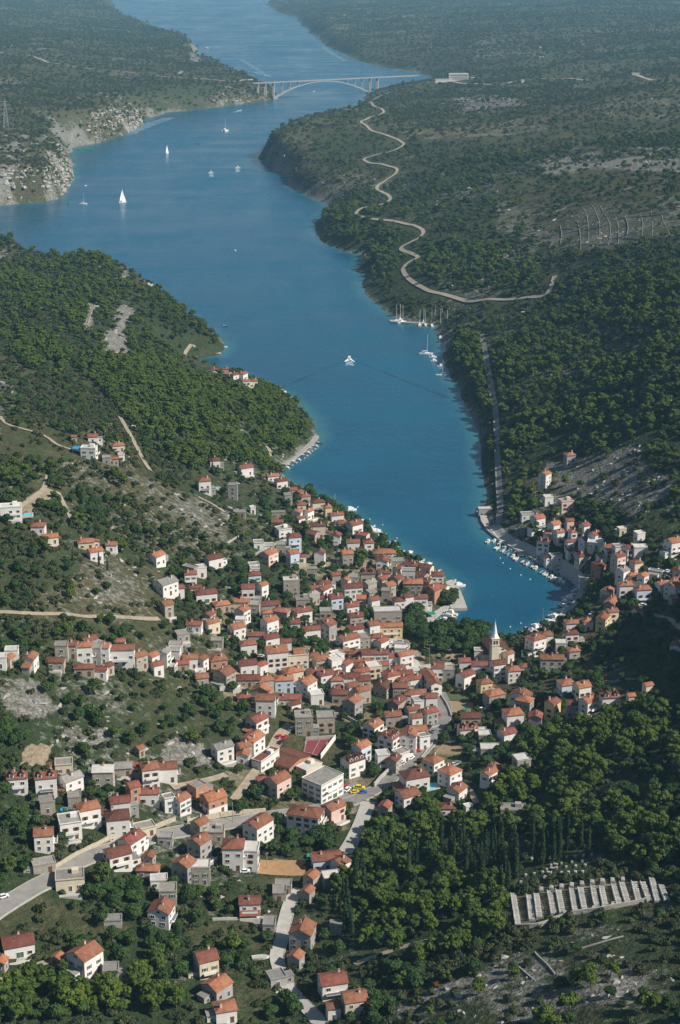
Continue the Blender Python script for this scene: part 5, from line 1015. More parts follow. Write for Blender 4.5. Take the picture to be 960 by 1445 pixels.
boat(121, 262, 'o', 60, 'alone off the left cliff', 1.2); boat(279, 203, 'd', 0, 'alone in the upper channel', 1.4); boat(332, 354, 'm', 110, 'alone in the broad channel', 1.0); boat(318, 460, 'd', 20, 'alone off the headland cove'); boat(292, 68, 'b', 0, 'far up the channel past the bridge', 1.6); boat(443, 129, 'o', 60, 'under the far bridge arch', 1.6); boat(373, 198, 'w', 30, 'close to the dark right cape', 1.4)
WAKE, nt, b_ = newmat('wake_foam')
P = node(nt, 'ShaderNodeNewGeometry').outputs['Position']; b_.inputs['Base Color'].default_value = (.62,.70,.74,1); b_.inputs['Roughness'].default_value = .8
nt.links.new(ramp(nt, noise(nt, P, .35, 5, .75), [(.40, 0), (.62, .75)]).outputs[0], b_.inputs['Alpha'])
SWELL, nt, b_ = newmat('wake_swell'); P = node(nt, 'ShaderNodeNewGeometry').outputs['Position']; b_.inputs['Base Color'].default_value = (.012,.055,.10,1); b_.inputs['Roughness'].default_value = .12
nt.links.new(ramp(nt, noise(nt, P, .08, 3, .6), [(.38, 0), (.65, .55)]).outputs[0], b_.inputs['Alpha'])
SPRAY = flat('spray', (.85,.87,.88), .9, .05, 1)
def running(px, py, dirpx, L, arms, zone_, kind='m', sc=1.3):
    """A boat under way: its hull, its foam and the two arms of its wake."""
    x, y = at(px, py); tx, ty = at(*dirpx); d = Vector((tx-x, ty-y)).normalized(); ang = math.degrees(math.atan2(d.y, d.x))
    boat(px, py, kind, ang, zone_, sc, 'white speedboat trailing a foaming wake')
    n = Vector((-d.y, d.x)); b = MB(); o = Vector((x, y))
    for k in range(10):
        t0, t1 = k/10*L, (k+1)/10*L; w0, w1 = 1.6+2.2*k/10, 1.6+2.2*(k+1)/10
        p0, p1 = o - d*t0, o - d*t1; b.poly([(*(p0-n*w0), .05), (*(p1-n*w1), .05), (*(p1+n*w1), .05), (*(p0+n*w0), .05)][::-1])
    for s in (-1, 1):
        e = (-d*math.cos(.33) + n*s*math.sin(.33))
        for k in range(4):
            p0, p1 = o + e*(k*3.2), o + e*((k+1)*3.2); b.bar((*p0, .1), (*p1, .1), 1.6-.2*k, .8-.15*k, m=1)
    tag(b.build('boat_wake', [WAKE, SPRAY]), kind='stuff')
    if arms:
        b = MB()
        for s in (-1, 1):
            e = (-d*math.cos(arms[1]) + n*s*math.sin(arms[1])); q = Vector((-e.y, e.x)); N = 14
            for k in range(N):
                t0, t1 = arms[0]*k/N+6, arms[0]*(k+1)/N+6; w = 1.0+2.2*k/N
                p0, p1 = o + e*t0, o + e*t1; b.poly([(*(p0-q*w), .06), (*(p1-q*w), .06), (*(p1+q*w), .06), (*(p0+q*w), .06)]) if True else None
        tag(b.build('wake_wave', SWELL), kind='stuff')
running(493, 506, (491, 480), 26, (150, .52), 'in the middle of the inner bay', 'm', 1.3)
running(298, 243, (296, 225), 55, (120, .5), 'left of the running pair in the channel'); running(336, 236, (337, 222), 60, (90, .5), 'right of the running pair in the channel')
running(340, 156, (360, 151), 45, None, 'under the far left road hill'); running(381, 108, (395, 112), 190, None, 'beyond the far bridge')
# older wakes left on the water
b = MB()
def streak(pts, w):
    c = [Vector(at(*p)) for p in pts]
    for i in range(len(c)-1):
        for k in range(6):
            p0, p1 = c[i].lerp(c[i+1], k/6), c[i].lerp(c[i+1], (k+1)/6); d = (p1-p0).normalized(); n = Vector((-d.y, d.x))*w/2
            b.poly([(*(p0-n), .04), (*(p1-n), .04), (*(p1+n), .04), (*(p0+n), .04)])
streak([(180,190),(205,178),(240,166)], 26); streak([(182,186),(215,172),(240,168)], 14); streak([(455,66),(470,76),(488,86)], 16); streak([(340,84),(360,96),(378,107)], 14)
WOLD, nt, b_ = newmat('old_foam'); P = node(nt, 'ShaderNodeNewGeometry').outputs['Position']; b_.inputs['Base Color'].default_value = (.40,.55,.63,1); b_.inputs['Roughness'].default_value = .6
nt.links.new(ramp(nt, noise(nt, P, .045, 6, .8), [(.40, 0), (.66, .55)]).outputs[0], b_.inputs['Alpha'])
tag(b.build('old_wake', WOLD), kind='stuff')
give_ordinals(BOATS)
for B_ in BOATS:
    x, y = at(B_['px'], B_['py']); k = B_['kind']
    nm = {'s':'sailing_boat','y':'sailing_yacht','k':'catamaran','b':'cabin_cruiser','w':'rowing_boat'}.get(k, 'motorboat')
    t = thing(nm, (x, y, 0), R(B_['ang'] + random.uniform(-8, 8)), B_['label'], 'boat'); s = B_['sc']*random.uniform(.88, 1.1); t.scale = (s, s, s)
    if k in 'mocnd':
        obj('hull', HN if k == 'd' else HM, t); obj('outboard', ENG, t)
        if k == 'm': obj('cabin', CAB, t); obj('windscreen', SCR, t)
        if k == 'o' or k == 'd': obj('windscreen', SCR, t)
        if k == 'c': obj('canopy', random.choice((CANN, CANW)), t)
        if k == 'n': obj('cover', COVR, t)
    elif k == 'w': obj('hull', HW, t); MB().box((0,0,.6),(.5,1.6,.08)).box((-1.2,0,.6),(.5,1.5,.08)).build('bench', DECK, t)
    elif k == 'b': obj('hull', HB_, t); obj('cabin', BIGC, t); obj('windscreen', BSCR, t)
    elif k == 'k':
        for q in (-1, 1): obj('hull', HC, t, loc=(0, q*2.6, 0))
        MB().box((-.5,0,1.5),(6,4.6,.5)).box((0,0,2.2),(3.6,3.6,1.0),0,0,.8).build('bridge_deck', HULL, t); obj('mast', YMAST, t); obj('boom', YBOOM, t, loc=(0,0,.8)); obj('furled_sail', YFURLW, t, loc=(0,0,.8))
    else:
        obj('hull', HY, t); obj('cabin', YCAB, t); obj('mast', YMAST, t); obj('boom', YBOOM, t)
        if k == 'y': obj('furled_sail', random.choice((YFURL, YFURLW)), t)
        else:
            b = MB(); N = 10
            for i in range(N):
                z0, z1 = 2.9+14*i/N, 2.9+14*(i+1)/N; c0, c1 = 4.8*(1-i/N)**.8, 4.8*(1-(i+1)/N)**.8
                b.poly([(.75,0,z0),(.75-c0*.5,.35*(c0/4.8),z0),(.75-c1*.5,.35*(c1/4.8),z1),(.75,0,z1)]); b.poly([(.75-c0*.5,.35*(c0/4.8),z0),(.75-c0,.12,z0),(.75-c1,.12,z1),(.75-c1*.5,.35*(c1/4.8),z1)])
            b.build('mainsail', SAIL, t)
            b = MB()
            for i in range(N):
                f0, f1 = i/N, (i+1)/N; L0 = Vector((5.7,0,1.6)).lerp(Vector((1.0,0,15)), f0); L1 = Vector((5.7,0,1.6)).lerp(Vector((1.0,0,15)), f1); R0 = Vector((.6,.9,1.9)).lerp(Vector((1.0,0,15)), f0); R1 = Vector((.6,.9,1.9)).lerp(Vector((1.0,0,15)), f1)
                b.poly([L0, R0, R1, L1])
            b.build('jib', SAIL, t)
# mooring buoys
BUO = MB(); 
for i in range(6):
    for j in range(8):
        P_ = [(math.sin(math.pi*a_/6)*math.cos(2*math.pi*c_/8)*.4, math.sin(math.pi*a_/6)*math.sin(2*math.pi*c_/8)*.4, .2+.4*math.cos(math.pi*a_/6)) for a_, c_ in ((i,j),(i+1,j),(i+1,j+1),(i,j+1))]
        BUO.poly(P_)
BUO = BUO.mesh('buoy', FRW)
for px, py in [(706,788),(710,795),(720,803),(735,812),(748,818),(505,716),(522,733),(540,741),(560,760),(596,790),(720,885),(735,880),(660,880),(690,890),(640,822)]:
    x, y = at(px, py); tag(obj('mooring_buoy', BUO, None, loc=(x, y, 0)), 'small white mooring buoy afloat near the quays', 'buoy', 'mooring buoys')
x, y = at(97, 287); tag(MB().tube([(0,0,-.5),(0,0,1.2),(0,0,1.3),(0,0,6)],[1.6,1.6,.5,.3],10).box((0,0,6.3),(1.2,1.2,1.2)).build('channel_marker', GNET, None, loc=(x,y,0)), 'green channel marker buoy under the left cliff', 'buoy')

# ------------------------------------------------------------------ cars
TYRE = flat('tyre_rubber', (.02,.02,.02), .9, .1, 1)
WHEEL = MB().tube([(0,-.1,0),(0,.1,0)], .33, 10).mesh('wheel', TYRE)
CARP = {}
def car_paint(nm, c): 
    if nm not in CARP:
        m = flat('car_paint_'+nm, c, .3, .03, 1, spec=.5); b = MB(); b.box((0,0,.62),(4.1,1.7,.62),0,0,.96); CARP[nm] = (b.mesh('body', m), MB().box((-.2,0,1.18),(2.3,1.5,.5),0,0,.78).mesh('cabin', GLM), MB().box((-.2,0,1.45),(1.7,1.15,.06)).mesh('roof', m))
    return CARP[nm]
CC = {'white':(.8,.8,.8),'silver':(.5,.51,.52),'red':(.5,.03,.03),'dark':(.03,.035,.045),'yellow':(.75,.55,.03),'blue':(.06,.14,.42),'grey':(.22,.22,.23)}
CARS = [(187.5,604,'white','on the dirt track by the pine hill',60,1),(412,1031,'white','on the lane above the court',60,1),(402,1043,'red','on the lane above the court',60,1),(396,1050,'dark','on the lane above the court',60,1),(393,1042,'red','in the parking lane',60,1),(445,1000,'dark','in the yard above the flat blocks',20,1),(459,1003,'blue','in the yard above the flat blocks',10,1),
 (487,1113,'red','in the small car park by the bend',70,1),(490,1117,'white','in the small car park by the bend',60,1.1),(507,1114.5,'yellow','in the small car park by the bend',-8,1.25),(501,1120,'yellow','in the small car park by the bend',15,1),(512,1120,'blue','in the small car park by the bend',10,1),(553,1093,'dark','on the main road near the bend',55,1),(568,1080,'silver','on the main road under the red dormers',50,1),(588,1062,'red','beside the tall cream house on the main road',10,1),
 (618,1013,'red','by the bend of the main road',70,1.1),(612,1034,'grey','on the main road at the garden',60,1),(565,907,'silver','on the square by the park',10,1),(560,912,'dark','on the square by the park',10,1),(572,915,'white','on the square by the park',20,1),(568,921,'red','on the square by the park',15,1),(574,919,'blue','at the edge of the square by the park',70,1),(549,909,'white','on the square parking lot',8,1),(556,918,'grey','on the square parking lot',8,1),
 (346,1232,'white','under the tall house by the ploughed field',5,1),(641,1081,'silver','in the yard below the vegetable garden',20,1),(645,1079,'grey','in the yard below the vegetable garden',30,1),(381,1297,'dark','at the end of the house with the porch',0,1),(5,1268,'white','on the road at the left edge',30,1),(930,806,'white','in the eastern car yard',50,1),(942,808,'white','in the eastern car yard',20,1),(943,813,'silver','in the eastern car yard',20,1),(942,816,'grey','in the eastern car yard',20,1),(907,856,'white','in front of the pale blue hip house',0,1.1),(948,793,'white','under the tall eastern house',0,1.2),
 (735,785,'white','on the quay road',-40,1),(760,790,'dark','on the quay road',-40,1),(712,768,'silver','on the quay road',-60,1),(790,806,'white','on the quay road',-40,1),(835,868,'white','on the yard of the orange barns',60,1.2),(680,1003,'white','in the lane below the church',10,1),(745,985,'grey','behind the chain of orange roofs',60,1),(420,944,'white','in the shade of the tall white apartment house',70,1),(368,928,'silver','by the trees of the lower lanes',30,1),(610,1006,'white','on the main road below the core',70,1),(580,1072,'white','at the road side by the white villas',50,1)]
cl = [dict(px=c[0], py=c[1], text=f'{c[2]} car parked', zone=c[3], c=c) for c in CARS]; give_ordinals(cl)
for q in cl:
    px, py, colr, z_, ang, s = q['c']; x, y, z = ground(px, py); off = .32
    for (rx, ry, rw) in ROADPTS:
        if abs(rx-x) < rw and abs(ry-y) < rw: off = .42; break
    t = thing('car', (x, y, z+off), R(ang), q['label'], 'car'); t.scale = (s*.95,)*3; occ(x, y, 2.5)
    bm, cm, rm_ = car_paint(colr, CC[colr]); obj('body', bm, t); obj('cabin', cm, t); obj('roof', rm_, t)
    for wx in (-1.3, 1.3):
        for wy in (-.8, .8): obj('wheel', WHEEL, t, loc=(wx, wy, .33))
# a boat drawn up on the meadow
x, y, z = ground(368, 1354); t = thing('boat_on_land', (x, y, z+.5), R(10), 'white open boat laid up on the lower meadow', 'boat'); obj('hull', HM, t); occ(x, y, 4)
# ------------------------------------------------------------------ vegetation
def leafmat(name, dark, mid, light, rnd=.35):
    m, nt, b = newmat(name); g = node(nt, 'ShaderNodeTexCoord').outputs['Object']; oi = node(nt, 'ShaderNodeObjectInfo').outputs['Random']
    n1 = noise(nt, g, .9, 3, .6); col = ramp(nt, n1, [(.28, dark), (.5, mid), (.75, light)]).outputs[0]
    col = mix(nt, 1.0, col, ramp(nt, oi, [(0, (.55,.66,.66)), (.35, (.85,.9,.8)), (.75, (1.0,1.0,.9)), (1, (1.12,1.10,.82))]).outputs[0], 'MULTIPLY')
    nt.links.new(col, b.inputs['Base Color']); b.inputs['Roughness'].default_value = .75; b.inputs['Specular IOR Level'].default_value = .15
    return m
PINEM = leafmat('pine_needles', (.046,.076,.013), (.078,.114,.020), (.112,.150,.028)); OAKM = leafmat('broad_leaves', (.024,.050,.015), (.042,.078,.022), (.064,.105,.030)); SHRM = leafmat('scrub_leaves', (.030,.041,.019), (.057,.069,.031), (.096,.106,.050)); CYPM = leafmat('cypress_needles', (.016,.034,.016), (.026,.048,.022), (.042,.068,.028)); REDM = leafmat('rust_leaves', (.07,.03,.015), (.12,.05,.022), (.15,.075,.03))
BARK = flat('bark', (.10,.075,.055), .95, .3, 1.5)
def clumps(r, lobes, per, size, flatz=.8):
    """Leaf clumps scattered over the skin of several lobes: each a small bent pair of faces."""
    V_, F_ = [], []
    for (cx, cy, cz, lr) in lobes:
        n = int(per * lr * lr)
        for k in range(n):
            d = r.normal(size=3); d /= np.linalg.norm(d)
            if d[2] < -.35: d[2] *= -.6
            rad = lr * r.uniform(.72, 1.05); p = np.array([cx + d[0]*rad, cy + d[1]*rad, cz + d[2]*rad*flatz])
            nn = d + r.normal(size=3)*.38; nn /= np.linalg.norm(nn)
            a = np.cross(nn, r.normal(size=3)); a /= np.linalg.norm(a); c = np.cross(nn, a); s = size * r.uniform(.65, 1.3)
            b0 = len(V_); e = s*.22
            V_ += [tuple(p - a*s*.5 - c*s*.35 - nn*e), tuple(p + c*s*.05 - a*s*.1 + nn*e - c*s*.45), tuple(p + a*s*.55 - c*s*.2 - nn*e), tuple(p + a*s*.4 + c*s*.42 - nn*e*.6), tuple(p - a*s*.05 + c*s*.5 + nn*e*.5), tuple(p - a*s*.5 + c*s*.25 - nn*e)]
            F_ += [(b0, b0+1, b0+4, b0+5), (b0+1, b0+2, b0+3, b0+4)]
    return V_, F_
def mk(nm, V_, F_, mat):
    me = bpy.data.meshes.new(nm); me.from_pydata(V_, [], F_); me.materials.append(mat); me.update(); return me
def pine_mesh(seed):
    r = np.random.default_rng(seed); L = []; wide = r.uniform(.75, 1.2); tall = r.uniform(.85, 1.25); lean = r.uniform(-.5, .5, 2); n = int(r.integers(9, 14))
    for k in range(n):
        t = 2.4*k + r.uniform(-.5,.5); z = r.uniform(2.4, 6.2)*tall; q = wide*(2.5 - .28*abs(z-3.6))*math.sqrt(r.uniform(.1, 1)); L.append((q*math.cos(t) + lean[0]*z/4, q*math.sin(t) + lean[1]*z/4, z, r.uniform(.75, 1.5)))
    V_, F_ = clumps(r, L, 46, .68, .74); b = MB(); b.tube([(0,0,-1.5),(.1,.05,1.2),(lean[0]*.6,lean[1]*.6+.1,2.8),(lean[0]*1.2,lean[1]*1.2,5.2*tall)], [.24,.19,.14,.05], 6)
    for k in range(6): b.tube([(lean[0]*.4,lean[1]*.4,1.9+.3*k),(L[k][0]*.6,L[k][1]*.6,L[k][2]-.7),(L[k][0],L[k][1],L[k][2]-.1)], [.10,.07,.03], 5)
    return mk('crown', V_, F_, PINEM), b.mesh('trunk', BARK)
def oak_mesh(seed, mat=OAKM):
    r = np.random.default_rng(seed); L = [(0,0,3.6,1.7)]
    for k in range(8):
        t = 2*math.pi*k/8 + r.uniform(-.3,.3); q = r.uniform(1.0, 1.7); L.append((q*math.cos(t), q*math.sin(t), r.uniform(2.2, 3.9), r.uniform(.9, 1.4)))
    V_, F_ = clumps(r, L, 36, .7, .9); b = MB().tube([(0,0,-1.5),(.05,0,1.2),(0,.05,3.2)], [.22,.17,.07], 6)
    for k in range(1, 5): b.tube([(0,0,1.3),(L[k][0]*.5,L[k][1]*.5,L[k][2]-.6),(L[k][0]*.9,L[k][1]*.9,L[k][2])], [.09,.06,.02], 5)
    return mk('crown', V_, F_, mat), b.mesh('trunk', BARK)
def shrub_mesh(seed):
    r = np.random.default_rng(seed); L = []
    for k in range(5): L.append((r.uniform(-.9,.9), r.uniform(-.9,.9), r.uniform(.5, 1.1), r.uniform(.7, 1.1)))
    V_, F_ = clumps(r, L, 36, .62, .8); b = MB()
    for k in range(4): b.tube([(0,0,-.6),(L[k][0]*.5,L[k][1]*.5,.4),(L[k][0],L[k][1],L[k][2])], [.07,.05,.02], 5)
    return mk('foliage', V_, F_, SHRM), b.mesh('stem', BARK)
def cyp_mesh(seed):
    r = np.random.default_rng(seed); V_, F_ = [], []; L = []
    for k in range(14):
        z = 1.2 + k*.82; rr = .95*math.sin(min(1, (z+1.2)/5.0)*math.pi/2)*max(.08, (1-(z/13.5)**2.2)); L.append((r.uniform(-.12,.12), r.uniform(-.12,.12), z, max(rr, .28)))
    V_, F_ = clumps(r, L, 75, .55, 1.25); return mk('crown', V_, F_, CYPM), MB().tube([(0,0,-1.5),(0,0,11)], [.2,.04], 6).mesh('trunk', BARK)
KINDS_ = {'pine_tree': [pine_mesh(100+i) for i in range(9)], 'broadleaf_tree': [oak_mesh(200+i) for i in range(5)], 'shrub': [shrub_mesh(300+i) for i in range(6)], 'cypress': [cyp_mesh(400+i) for i in range(3)]}
HGT_ = {'pine_tree': (7.0, 3.4), 'broadleaf_tree': (5.2, 2.7), 'shrub': (1.9, 1.7), 'cypress': (12.8, 1.0)}
# where they grow: a Poisson draw per terrain cell
gi = (np.arange(NR-1)[:, None]*NC + np.arange(NC-1)[None, :]).ravel()
carea = (np.diff(gy)[:, None] * (DT * gy[:-1])[:, None] * np.ones((1, NC-1))).ravel()
okc = (SD[gi] > 2) & (PXV[gi] > -190) & (PXV[gi] < 1150) & (PYV[gi] > -8) & (PYV[gi] < 1530) & (GY[gi] < 12500)
occa = np.array([(x, y, r) for x, y, r in OCC] + [(x, y, w + .5) for x, y, w in ROADPTS] + [(H['x'], H['y'], H['r'] + .6) for H in HOUSES])
def blocked(x, y, rad):
    out = np.zeros(len(x), bool)
    for (ox, oy, r) in occa:
        d2 = (x-ox)**2 + (y-oy)**2; out |= d2 < (r + rad)**2
    return out
HP_ = []
for H in HOUSES:
    a, c, d = proj(H['x'], H['y'], H['z'] + 1.0); s = FPX/float(d); a2, c2, _ = proj(H['x'], H['y'], H['z'] + H['st']*2.45+2); HP_.append((float(a), float(c), float(c2), H['r']*s*1.0, float(d)))
def hides(x, y, z, hh, rad):
    """Trees that would stand right before a house in the photograph were not there."""
    a, c, d = proj(x, y, z); a2, c2, _ = proj(x, y, z + hh); out = np.zeros(len(x), bool)
    for (hx, hb, ht, hw, hd) in HP_:
        out |= (np.abs(a - hx) < hw*.75 + rad*FPX/d*.25) & (d < hd + 2) & (c2 < hb - (hb-ht)*.42) & (c > ht)
    return out
def draw(dens, kind, y_ref, s_lo, s_hi):
    dn = dens[gi] * np.minimum(1.0, (y_ref / np.maximum(GY[gi], 1))**.95)
    lam = np.where(okc, dn * carea, 0); n = rng.poisson(lam); k = np.repeat(np.arange(len(gi)), n); v0 = gi[k]
    i0, j0 = v0 // NC, v0 % NC; fi, fj = rng.random(len(k)), rng.random(len(k))
    y = gy[i0] + (gy[i0+1]-gy[i0])*fi; x = (gt[j0] + DT*fj) * y; z = hgt(x, y)
    s = rng.uniform(s_lo, s_hi, len(k)) * np.maximum(1.0, (y / y_ref))**.36
    hh, rad = HGT_[kind]; near = y < 1500
    kill = np.zeros(len(x), bool); kill[near] = blocked(x[near], y[near], rad*s[near]*.45)
    ids = np.nonzero(near & ~kill)[0]; kill[ids] = hides(x[ids], y[ids], z[ids], hh*s[ids], rad*s[ids])
    far_ = ~near; ids = np.nonzero(far_)[0]; o2 = np.array([(a, b_, c_) for a, b_, c_ in occa if b_ > 1450])
    if len(o2):
        for (ox, oy, r) in o2: kill[ids] |= (x[ids]-ox)**2 + (y[ids]-oy)**2 < (r + 7)**2
    kp = ~kill & (z > .8); return x[kp], y[kp], z[kp], s[kp]
LAB = {'pine_tree': ('rounded yellow-green pine standing among other pines of the near woods', 'tree', 'pines of the near woods'), 'broadleaf_tree': ('round dark green broadleaf tree among gardens and lanes of the village', 'tree', 'broadleaf trees of the village'),
 'shrub': ('low dark green shrub on the dry rocky slopes near the cemetery', 'shrub', 'shrubs of the dry slopes'), 'cypress': ('slim dark cypress among the other cypresses beside the cemetery', 'tree', 'cypresses by the cemetery')}
def place(kind, X, Y_, Z, S, limit=300):
    px, py, d = proj(X, Y_, Z + HGT_[kind][0]*S*.5)
    vis = (px > 6) & (px < 954) & (py > 6) & (py < 1440); size = np.where(vis, S/d, 0)
    order = np.argsort(-size); first = order[:limit]; rest = order[limit:]
    var = rng.integers(0, len(KINDS_[kind]), len(X)); rot = rng.uniform(0, 6.283, len(X))
    src = {}
    for i in first:
        if size[i] <= 0: continue
        lab, cat, grp = LAB[kind]; t = thing(kind, (X[i], Y_[i], Z[i]), rot[i], lab, cat, grp); s = S[i]; t.scale = (s, s, s*random.uniform(.88, 1.15))
        cm, tk = KINDS_[kind][var[i]]; a = obj('foliage' if kind == 'shrub' else 'crown', cm, t); b = obj('stem' if kind == 'shrub' else 'trunk', tk, t); src.setdefault(var[i], (a, b))
    if len(rest) == 0: return
    # the rest: one object, its points carrying a copy of the same tree shapes
    me = bpy.data.meshes.new(kind + '_woods'); me.vertices.add(len(rest)); me.vertices.foreach_set('co', np.stack([X[rest], Y_[rest], Z[rest]], 1).astype(np.float32).ravel())
    for nm, ty, arr in (('siz', 'FLOAT', S[rest]), ('turn', 'FLOAT', rot[rest]), ('form', 'INT', var[rest])):
        q = me.attributes.new(nm, ty, 'POINT'); q.data.foreach_set('value', arr.astype(np.float32 if ty == 'FLOAT' else np.int32))
    o = obj({'pine_tree':'pine_woods','broadleaf_tree':'far_broadleaf_woods','shrub':'scrub_vegetation','cypress':'cypress_woods'}[kind], me); tag(o, kind='stuff')
    ng = bpy.data.node_groups.new(kind + '_scatter', 'GeometryNodeTree'); ng.interface.new_socket('Geometry', in_out='INPUT', socket_type='NodeSocketGeometry'); ng.interface.new_socket('Geometry', in_out='OUTPUT', socket_type='NodeSocketGeometry')
    gin = ng.nodes.new('NodeGroupInput'); gout = ng.nodes.new('NodeGroupOutput'); iop = ng.nodes.new('GeometryNodeInstanceOnPoints'); jn = ng.nodes.new('GeometryNodeJoinGeometry')
    for v_ in reversed(range(len(KINDS_[kind]))):
        a, b = src[v_]; jj = ng.nodes.new('GeometryNodeJoinGeometry')
        for q in (a, b):
            oi = ng.nodes.new('GeometryNodeObjectInfo'); oi.transform_space = 'ORIGINAL'; oi.inputs['Object'].default_value = q; oi.inputs['As Instance'].default_value = False; ng.links.new(oi.outputs['Geometry'], jj.inputs[0])
        gi_ = ng.nodes.new('GeometryNodeGeometryToInstance'); ng.links.new(jj.outputs[0], gi_.inputs[0]); ng.links.new(gi_.outputs[0], jn.inputs[0])
    def na(nm, ty):
        n = ng.nodes.new('GeometryNodeInputNamedAttribute'); n.data_type = ty; n.inputs['Name'].default_value = nm; return n.outputs['Attribute']
    ng.links.new(gin.outputs[0], iop.inputs['Points']); ng.links.new(jn.outputs[0], iop.inputs['Instance']); iop.inputs['Pick Instance'].default_value = True
    ng.links.new(na('form', 'INT'), iop.inputs['Instance Index']); ng.links.new(na('siz', 'FLOAT'), iop.inputs['Scale'])
    cx = ng.nodes.new('ShaderNodeCombineXYZ'); ng.links.new(na('turn', 'FLOAT'), cx.inputs[2]); ng.links.new(cx.outputs[0], iop.inputs['Rotation'])
    ng.links.new(iop.outputs[0], gout.inputs[0]); md = o.modifiers.new('scatter', 'NODES'); md.node_group = ng
    print(kind, len(X), 'rest', len(rest))
a = area([(612,1185),(735,1180),(840,1190),(840,1228),(735,1265),(655,1252),(612,1225)], False); pine[a] = .006; broad[a] = 0
# ------------------------------------------------------------------ loose limestone on the bare slopes and cliffs
import bmesh
ROCKV = []
for k in range(10):
    r = np.random.default_rng(700+k); bm = bmesh.new()
    for q in range(16):
        d = r.normal(size=3); d /= np.linalg.norm(d); bm.verts.new(tuple(d * r.uniform(.55, 1.0) * np.array([1, .75, .62])))
    bmesh.ops.convex_hull(bm, input=bm.verts); bm.verts.ensure_lookup_table()
    for v_ in [v_ for v_ in bm.verts if not v_.link_faces]: bm.verts.remove(v_)
    bm.verts.index_update(); ROCKV.append((np.array([v_.co[:] for v_ in bm.verts]), [tuple(v_.index for v_ in f.verts) for f in bm.faces])); bm.free()
LIME = flat('limestone', (.36,.345,.315), .95, .35, .35, rnd=0)
def rocks(nm, dens, s_lo, s_hi, cap, sink=.3, pw=2.2):
    lam = np.where(okc, dens[gi] * carea, 0); n = rng.poisson(lam); k = np.repeat(np.arange(len(gi)), n)
    if len(k) > cap: k = rng.choice(k, cap, replace=False)
    v0 = gi[k]; i0, j0 = v0 // NC, v0 % NC; y = gy[i0] + (gy[i0+1]-gy[i0])*rng.random(len(k)); x = (gt[j0] + DT*rng.random(len(k)))*y; z = hgt(x, y)
    nr = y < 1500; bad = np.zeros(len(x), bool); bad[nr] = blocked(x[nr], y[nr], .5)
    V_, F_, base = [], [], 0
    for q in np.nonzero(~bad)[0]:
        s = s_lo + (s_hi - s_lo) * rng.random()**pw; v_, f_ = ROCKV[int(rng.integers(0, 10))]; t = rng.uniform(0, 6.283); c, s_ = math.cos(t), math.sin(t); w = v_ * s * np.array([rng.uniform(.8, 1.7), 1, rng.uniform(.6, 1.1)])
        V_.append(np.stack([w[:,0]*c - w[:,1]*s_ + x[q], w[:,0]*s_ + w[:,1]*c + y[q], w[:,2] + z[q] - s*sink + s*.25], 1)); F_ += [tuple(i + base for i in f) for f in f_]; base += len(v_)
    me = bpy.data.meshes.new(nm); me.from_pydata(np.concatenate(V_).tolist(), [], F_); me.materials.append(LIME); me.update(); tag(obj(nm, me), kind='stuff')
rdn = np.clip((rock - .42) * 2.2, 0, 1) * np.clip(.4 + 2.2*fbm(GX, GY, 16, 3, 121), 0, 1.4)
rocks('limestone_rubble', np.where(GY < 1250, rdn * .075, 0) * (soil < .6), .35, 2.3, 14000)
rocks('hillside_rubble', np.where((GY > 1250) & (GY < 3600), rdn * .010, 0), 1.0, 3.6, 12000)
rocks('cliff_rubble', np.where((cl_ > .3) & (GY > 1400), np.clip(rock, .35, 1) * .09, 0), 2.0, 8.0, 11000, .8, 1.7)
pd = draw(pine, 'pine_tree', 1300, .52, 1.22)
place('pine_tree', *pd)
bx_, by_, bz_, bs_ = draw(broad, 'broadleaf_tree', 1000, .5, 1.15)
pk = np.array([ground(random.uniform(*a_), random.uniform(*b_)) for a_, b_, n_ in (((572, 598), (868, 912), 34), ((598, 692), (888, 922), 62), ((604, 640), (842, 858), 16)) for _ in range(n_)])
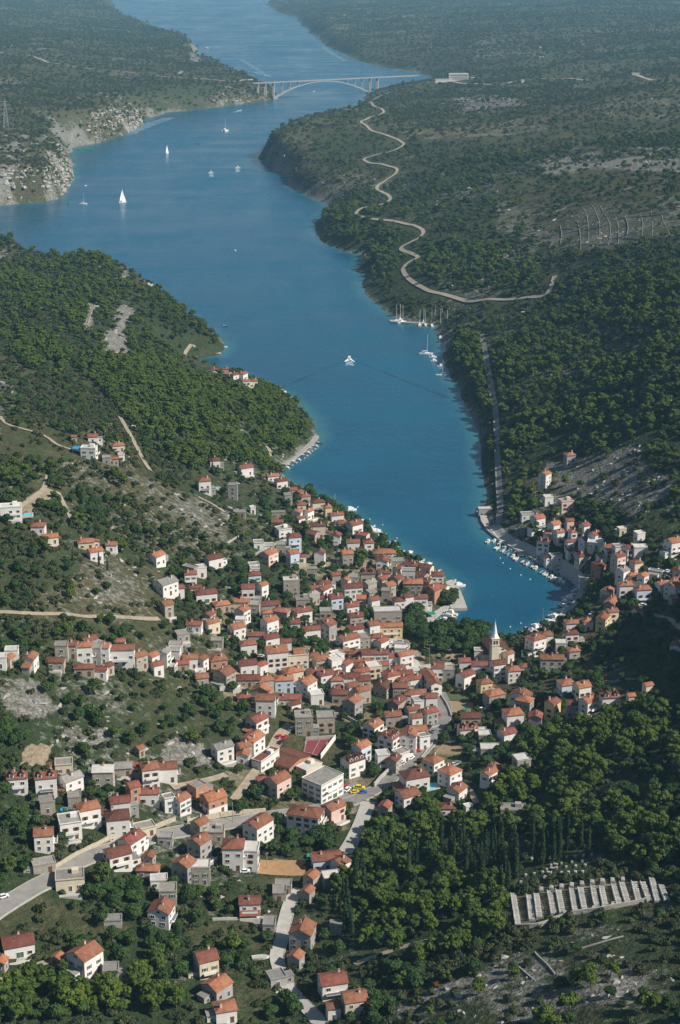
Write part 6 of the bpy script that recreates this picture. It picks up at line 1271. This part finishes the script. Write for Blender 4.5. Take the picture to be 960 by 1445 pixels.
hx_ = np.array([(H['x'], H['y'], H['r']) for H in HOUSES] + [(gx_, gy2, r2_) for gx_, gy2, r2_ in OCC[:1]]); okp = np.array([min((hx_[:,0]-p[0])**2 + (hx_[:,1]-p[1])**2 - (hx_[:,2]+1.5)**2) > 0 for p in pk]); pk = pk[okp]
place('broadleaf_tree', np.concatenate([bx_, pk[:,0]]), np.concatenate([by_, pk[:,1]]), np.concatenate([bz_, pk[:,2]]), np.concatenate([bs_, rng.uniform(.95, 1.5, len(pk))]))
place('shrub', *draw(shrub, 'shrub', 900, .55, 1.45))
KINDS_['rust_shrub'] = []
for i in range(3):
    a_, b_ = KINDS_['shrub'][i]; f_ = a_.copy(); f_.materials.clear(); f_.materials.append(REDM); KINDS_['rust_shrub'].append((f_, b_))
for k in range(26):
    gx, gy_, gz = ground(random.uniform(555, 640), random.uniform(1355, 1405)); s = random.uniform(.6, 1.1); t = thing('shrub', (gx, gy_, gz), random.uniform(0, 6), 'rust brown withered shrub below the forest edge', 'shrub', 'withered shrubs'); t.scale = (s, s, s)
    f_, b_ = random.choice(KINDS_['rust_shrub']); obj('foliage', f_, t); obj('stem', b_, t)
del KINDS_['rust_shrub']
# cypresses where the photograph shows them
CY = [(640+ (i*37 % 130), 1215 + (i*23 % 45)) for i in range(0)]
r_ = np.random.default_rng(5)
for (x0, x1, y0, y1, n) in ((655,715,1205,1250,22),(705,735,1205,1262,13),(725,790,1190,1222,16),(800,835,1195,1225,6),(612,660,1185,1225,10),(484,500,1262,1330,9),(555,600,1205,1245,8),(497,520,1225,1262,6)):
    for k in range(n): CY.append((r_.uniform(x0, x1), r_.uniform(y0, y1)))
CY += [(730,1088),(540,1135),(553,1128),(662,1136),(103,795),(140,800),(152,806),(68,955),(160,955),(190,958),(300,663),(880,795),(934,830),(752,1170),(480,1290),(470,1285),(165,1310),(590,400),(740,1096)]
g_ = np.array([ground(*p) for p in CY]); sC = np.where(np.arange(len(CY)) < 90, r_.uniform(.85, 1.25, len(CY)), .62)
kc = ~blocked(g_[:,0], g_[:,1], .1); place('cypress', g_[kc,0], g_[kc,1], g_[kc,2], sC[kc])
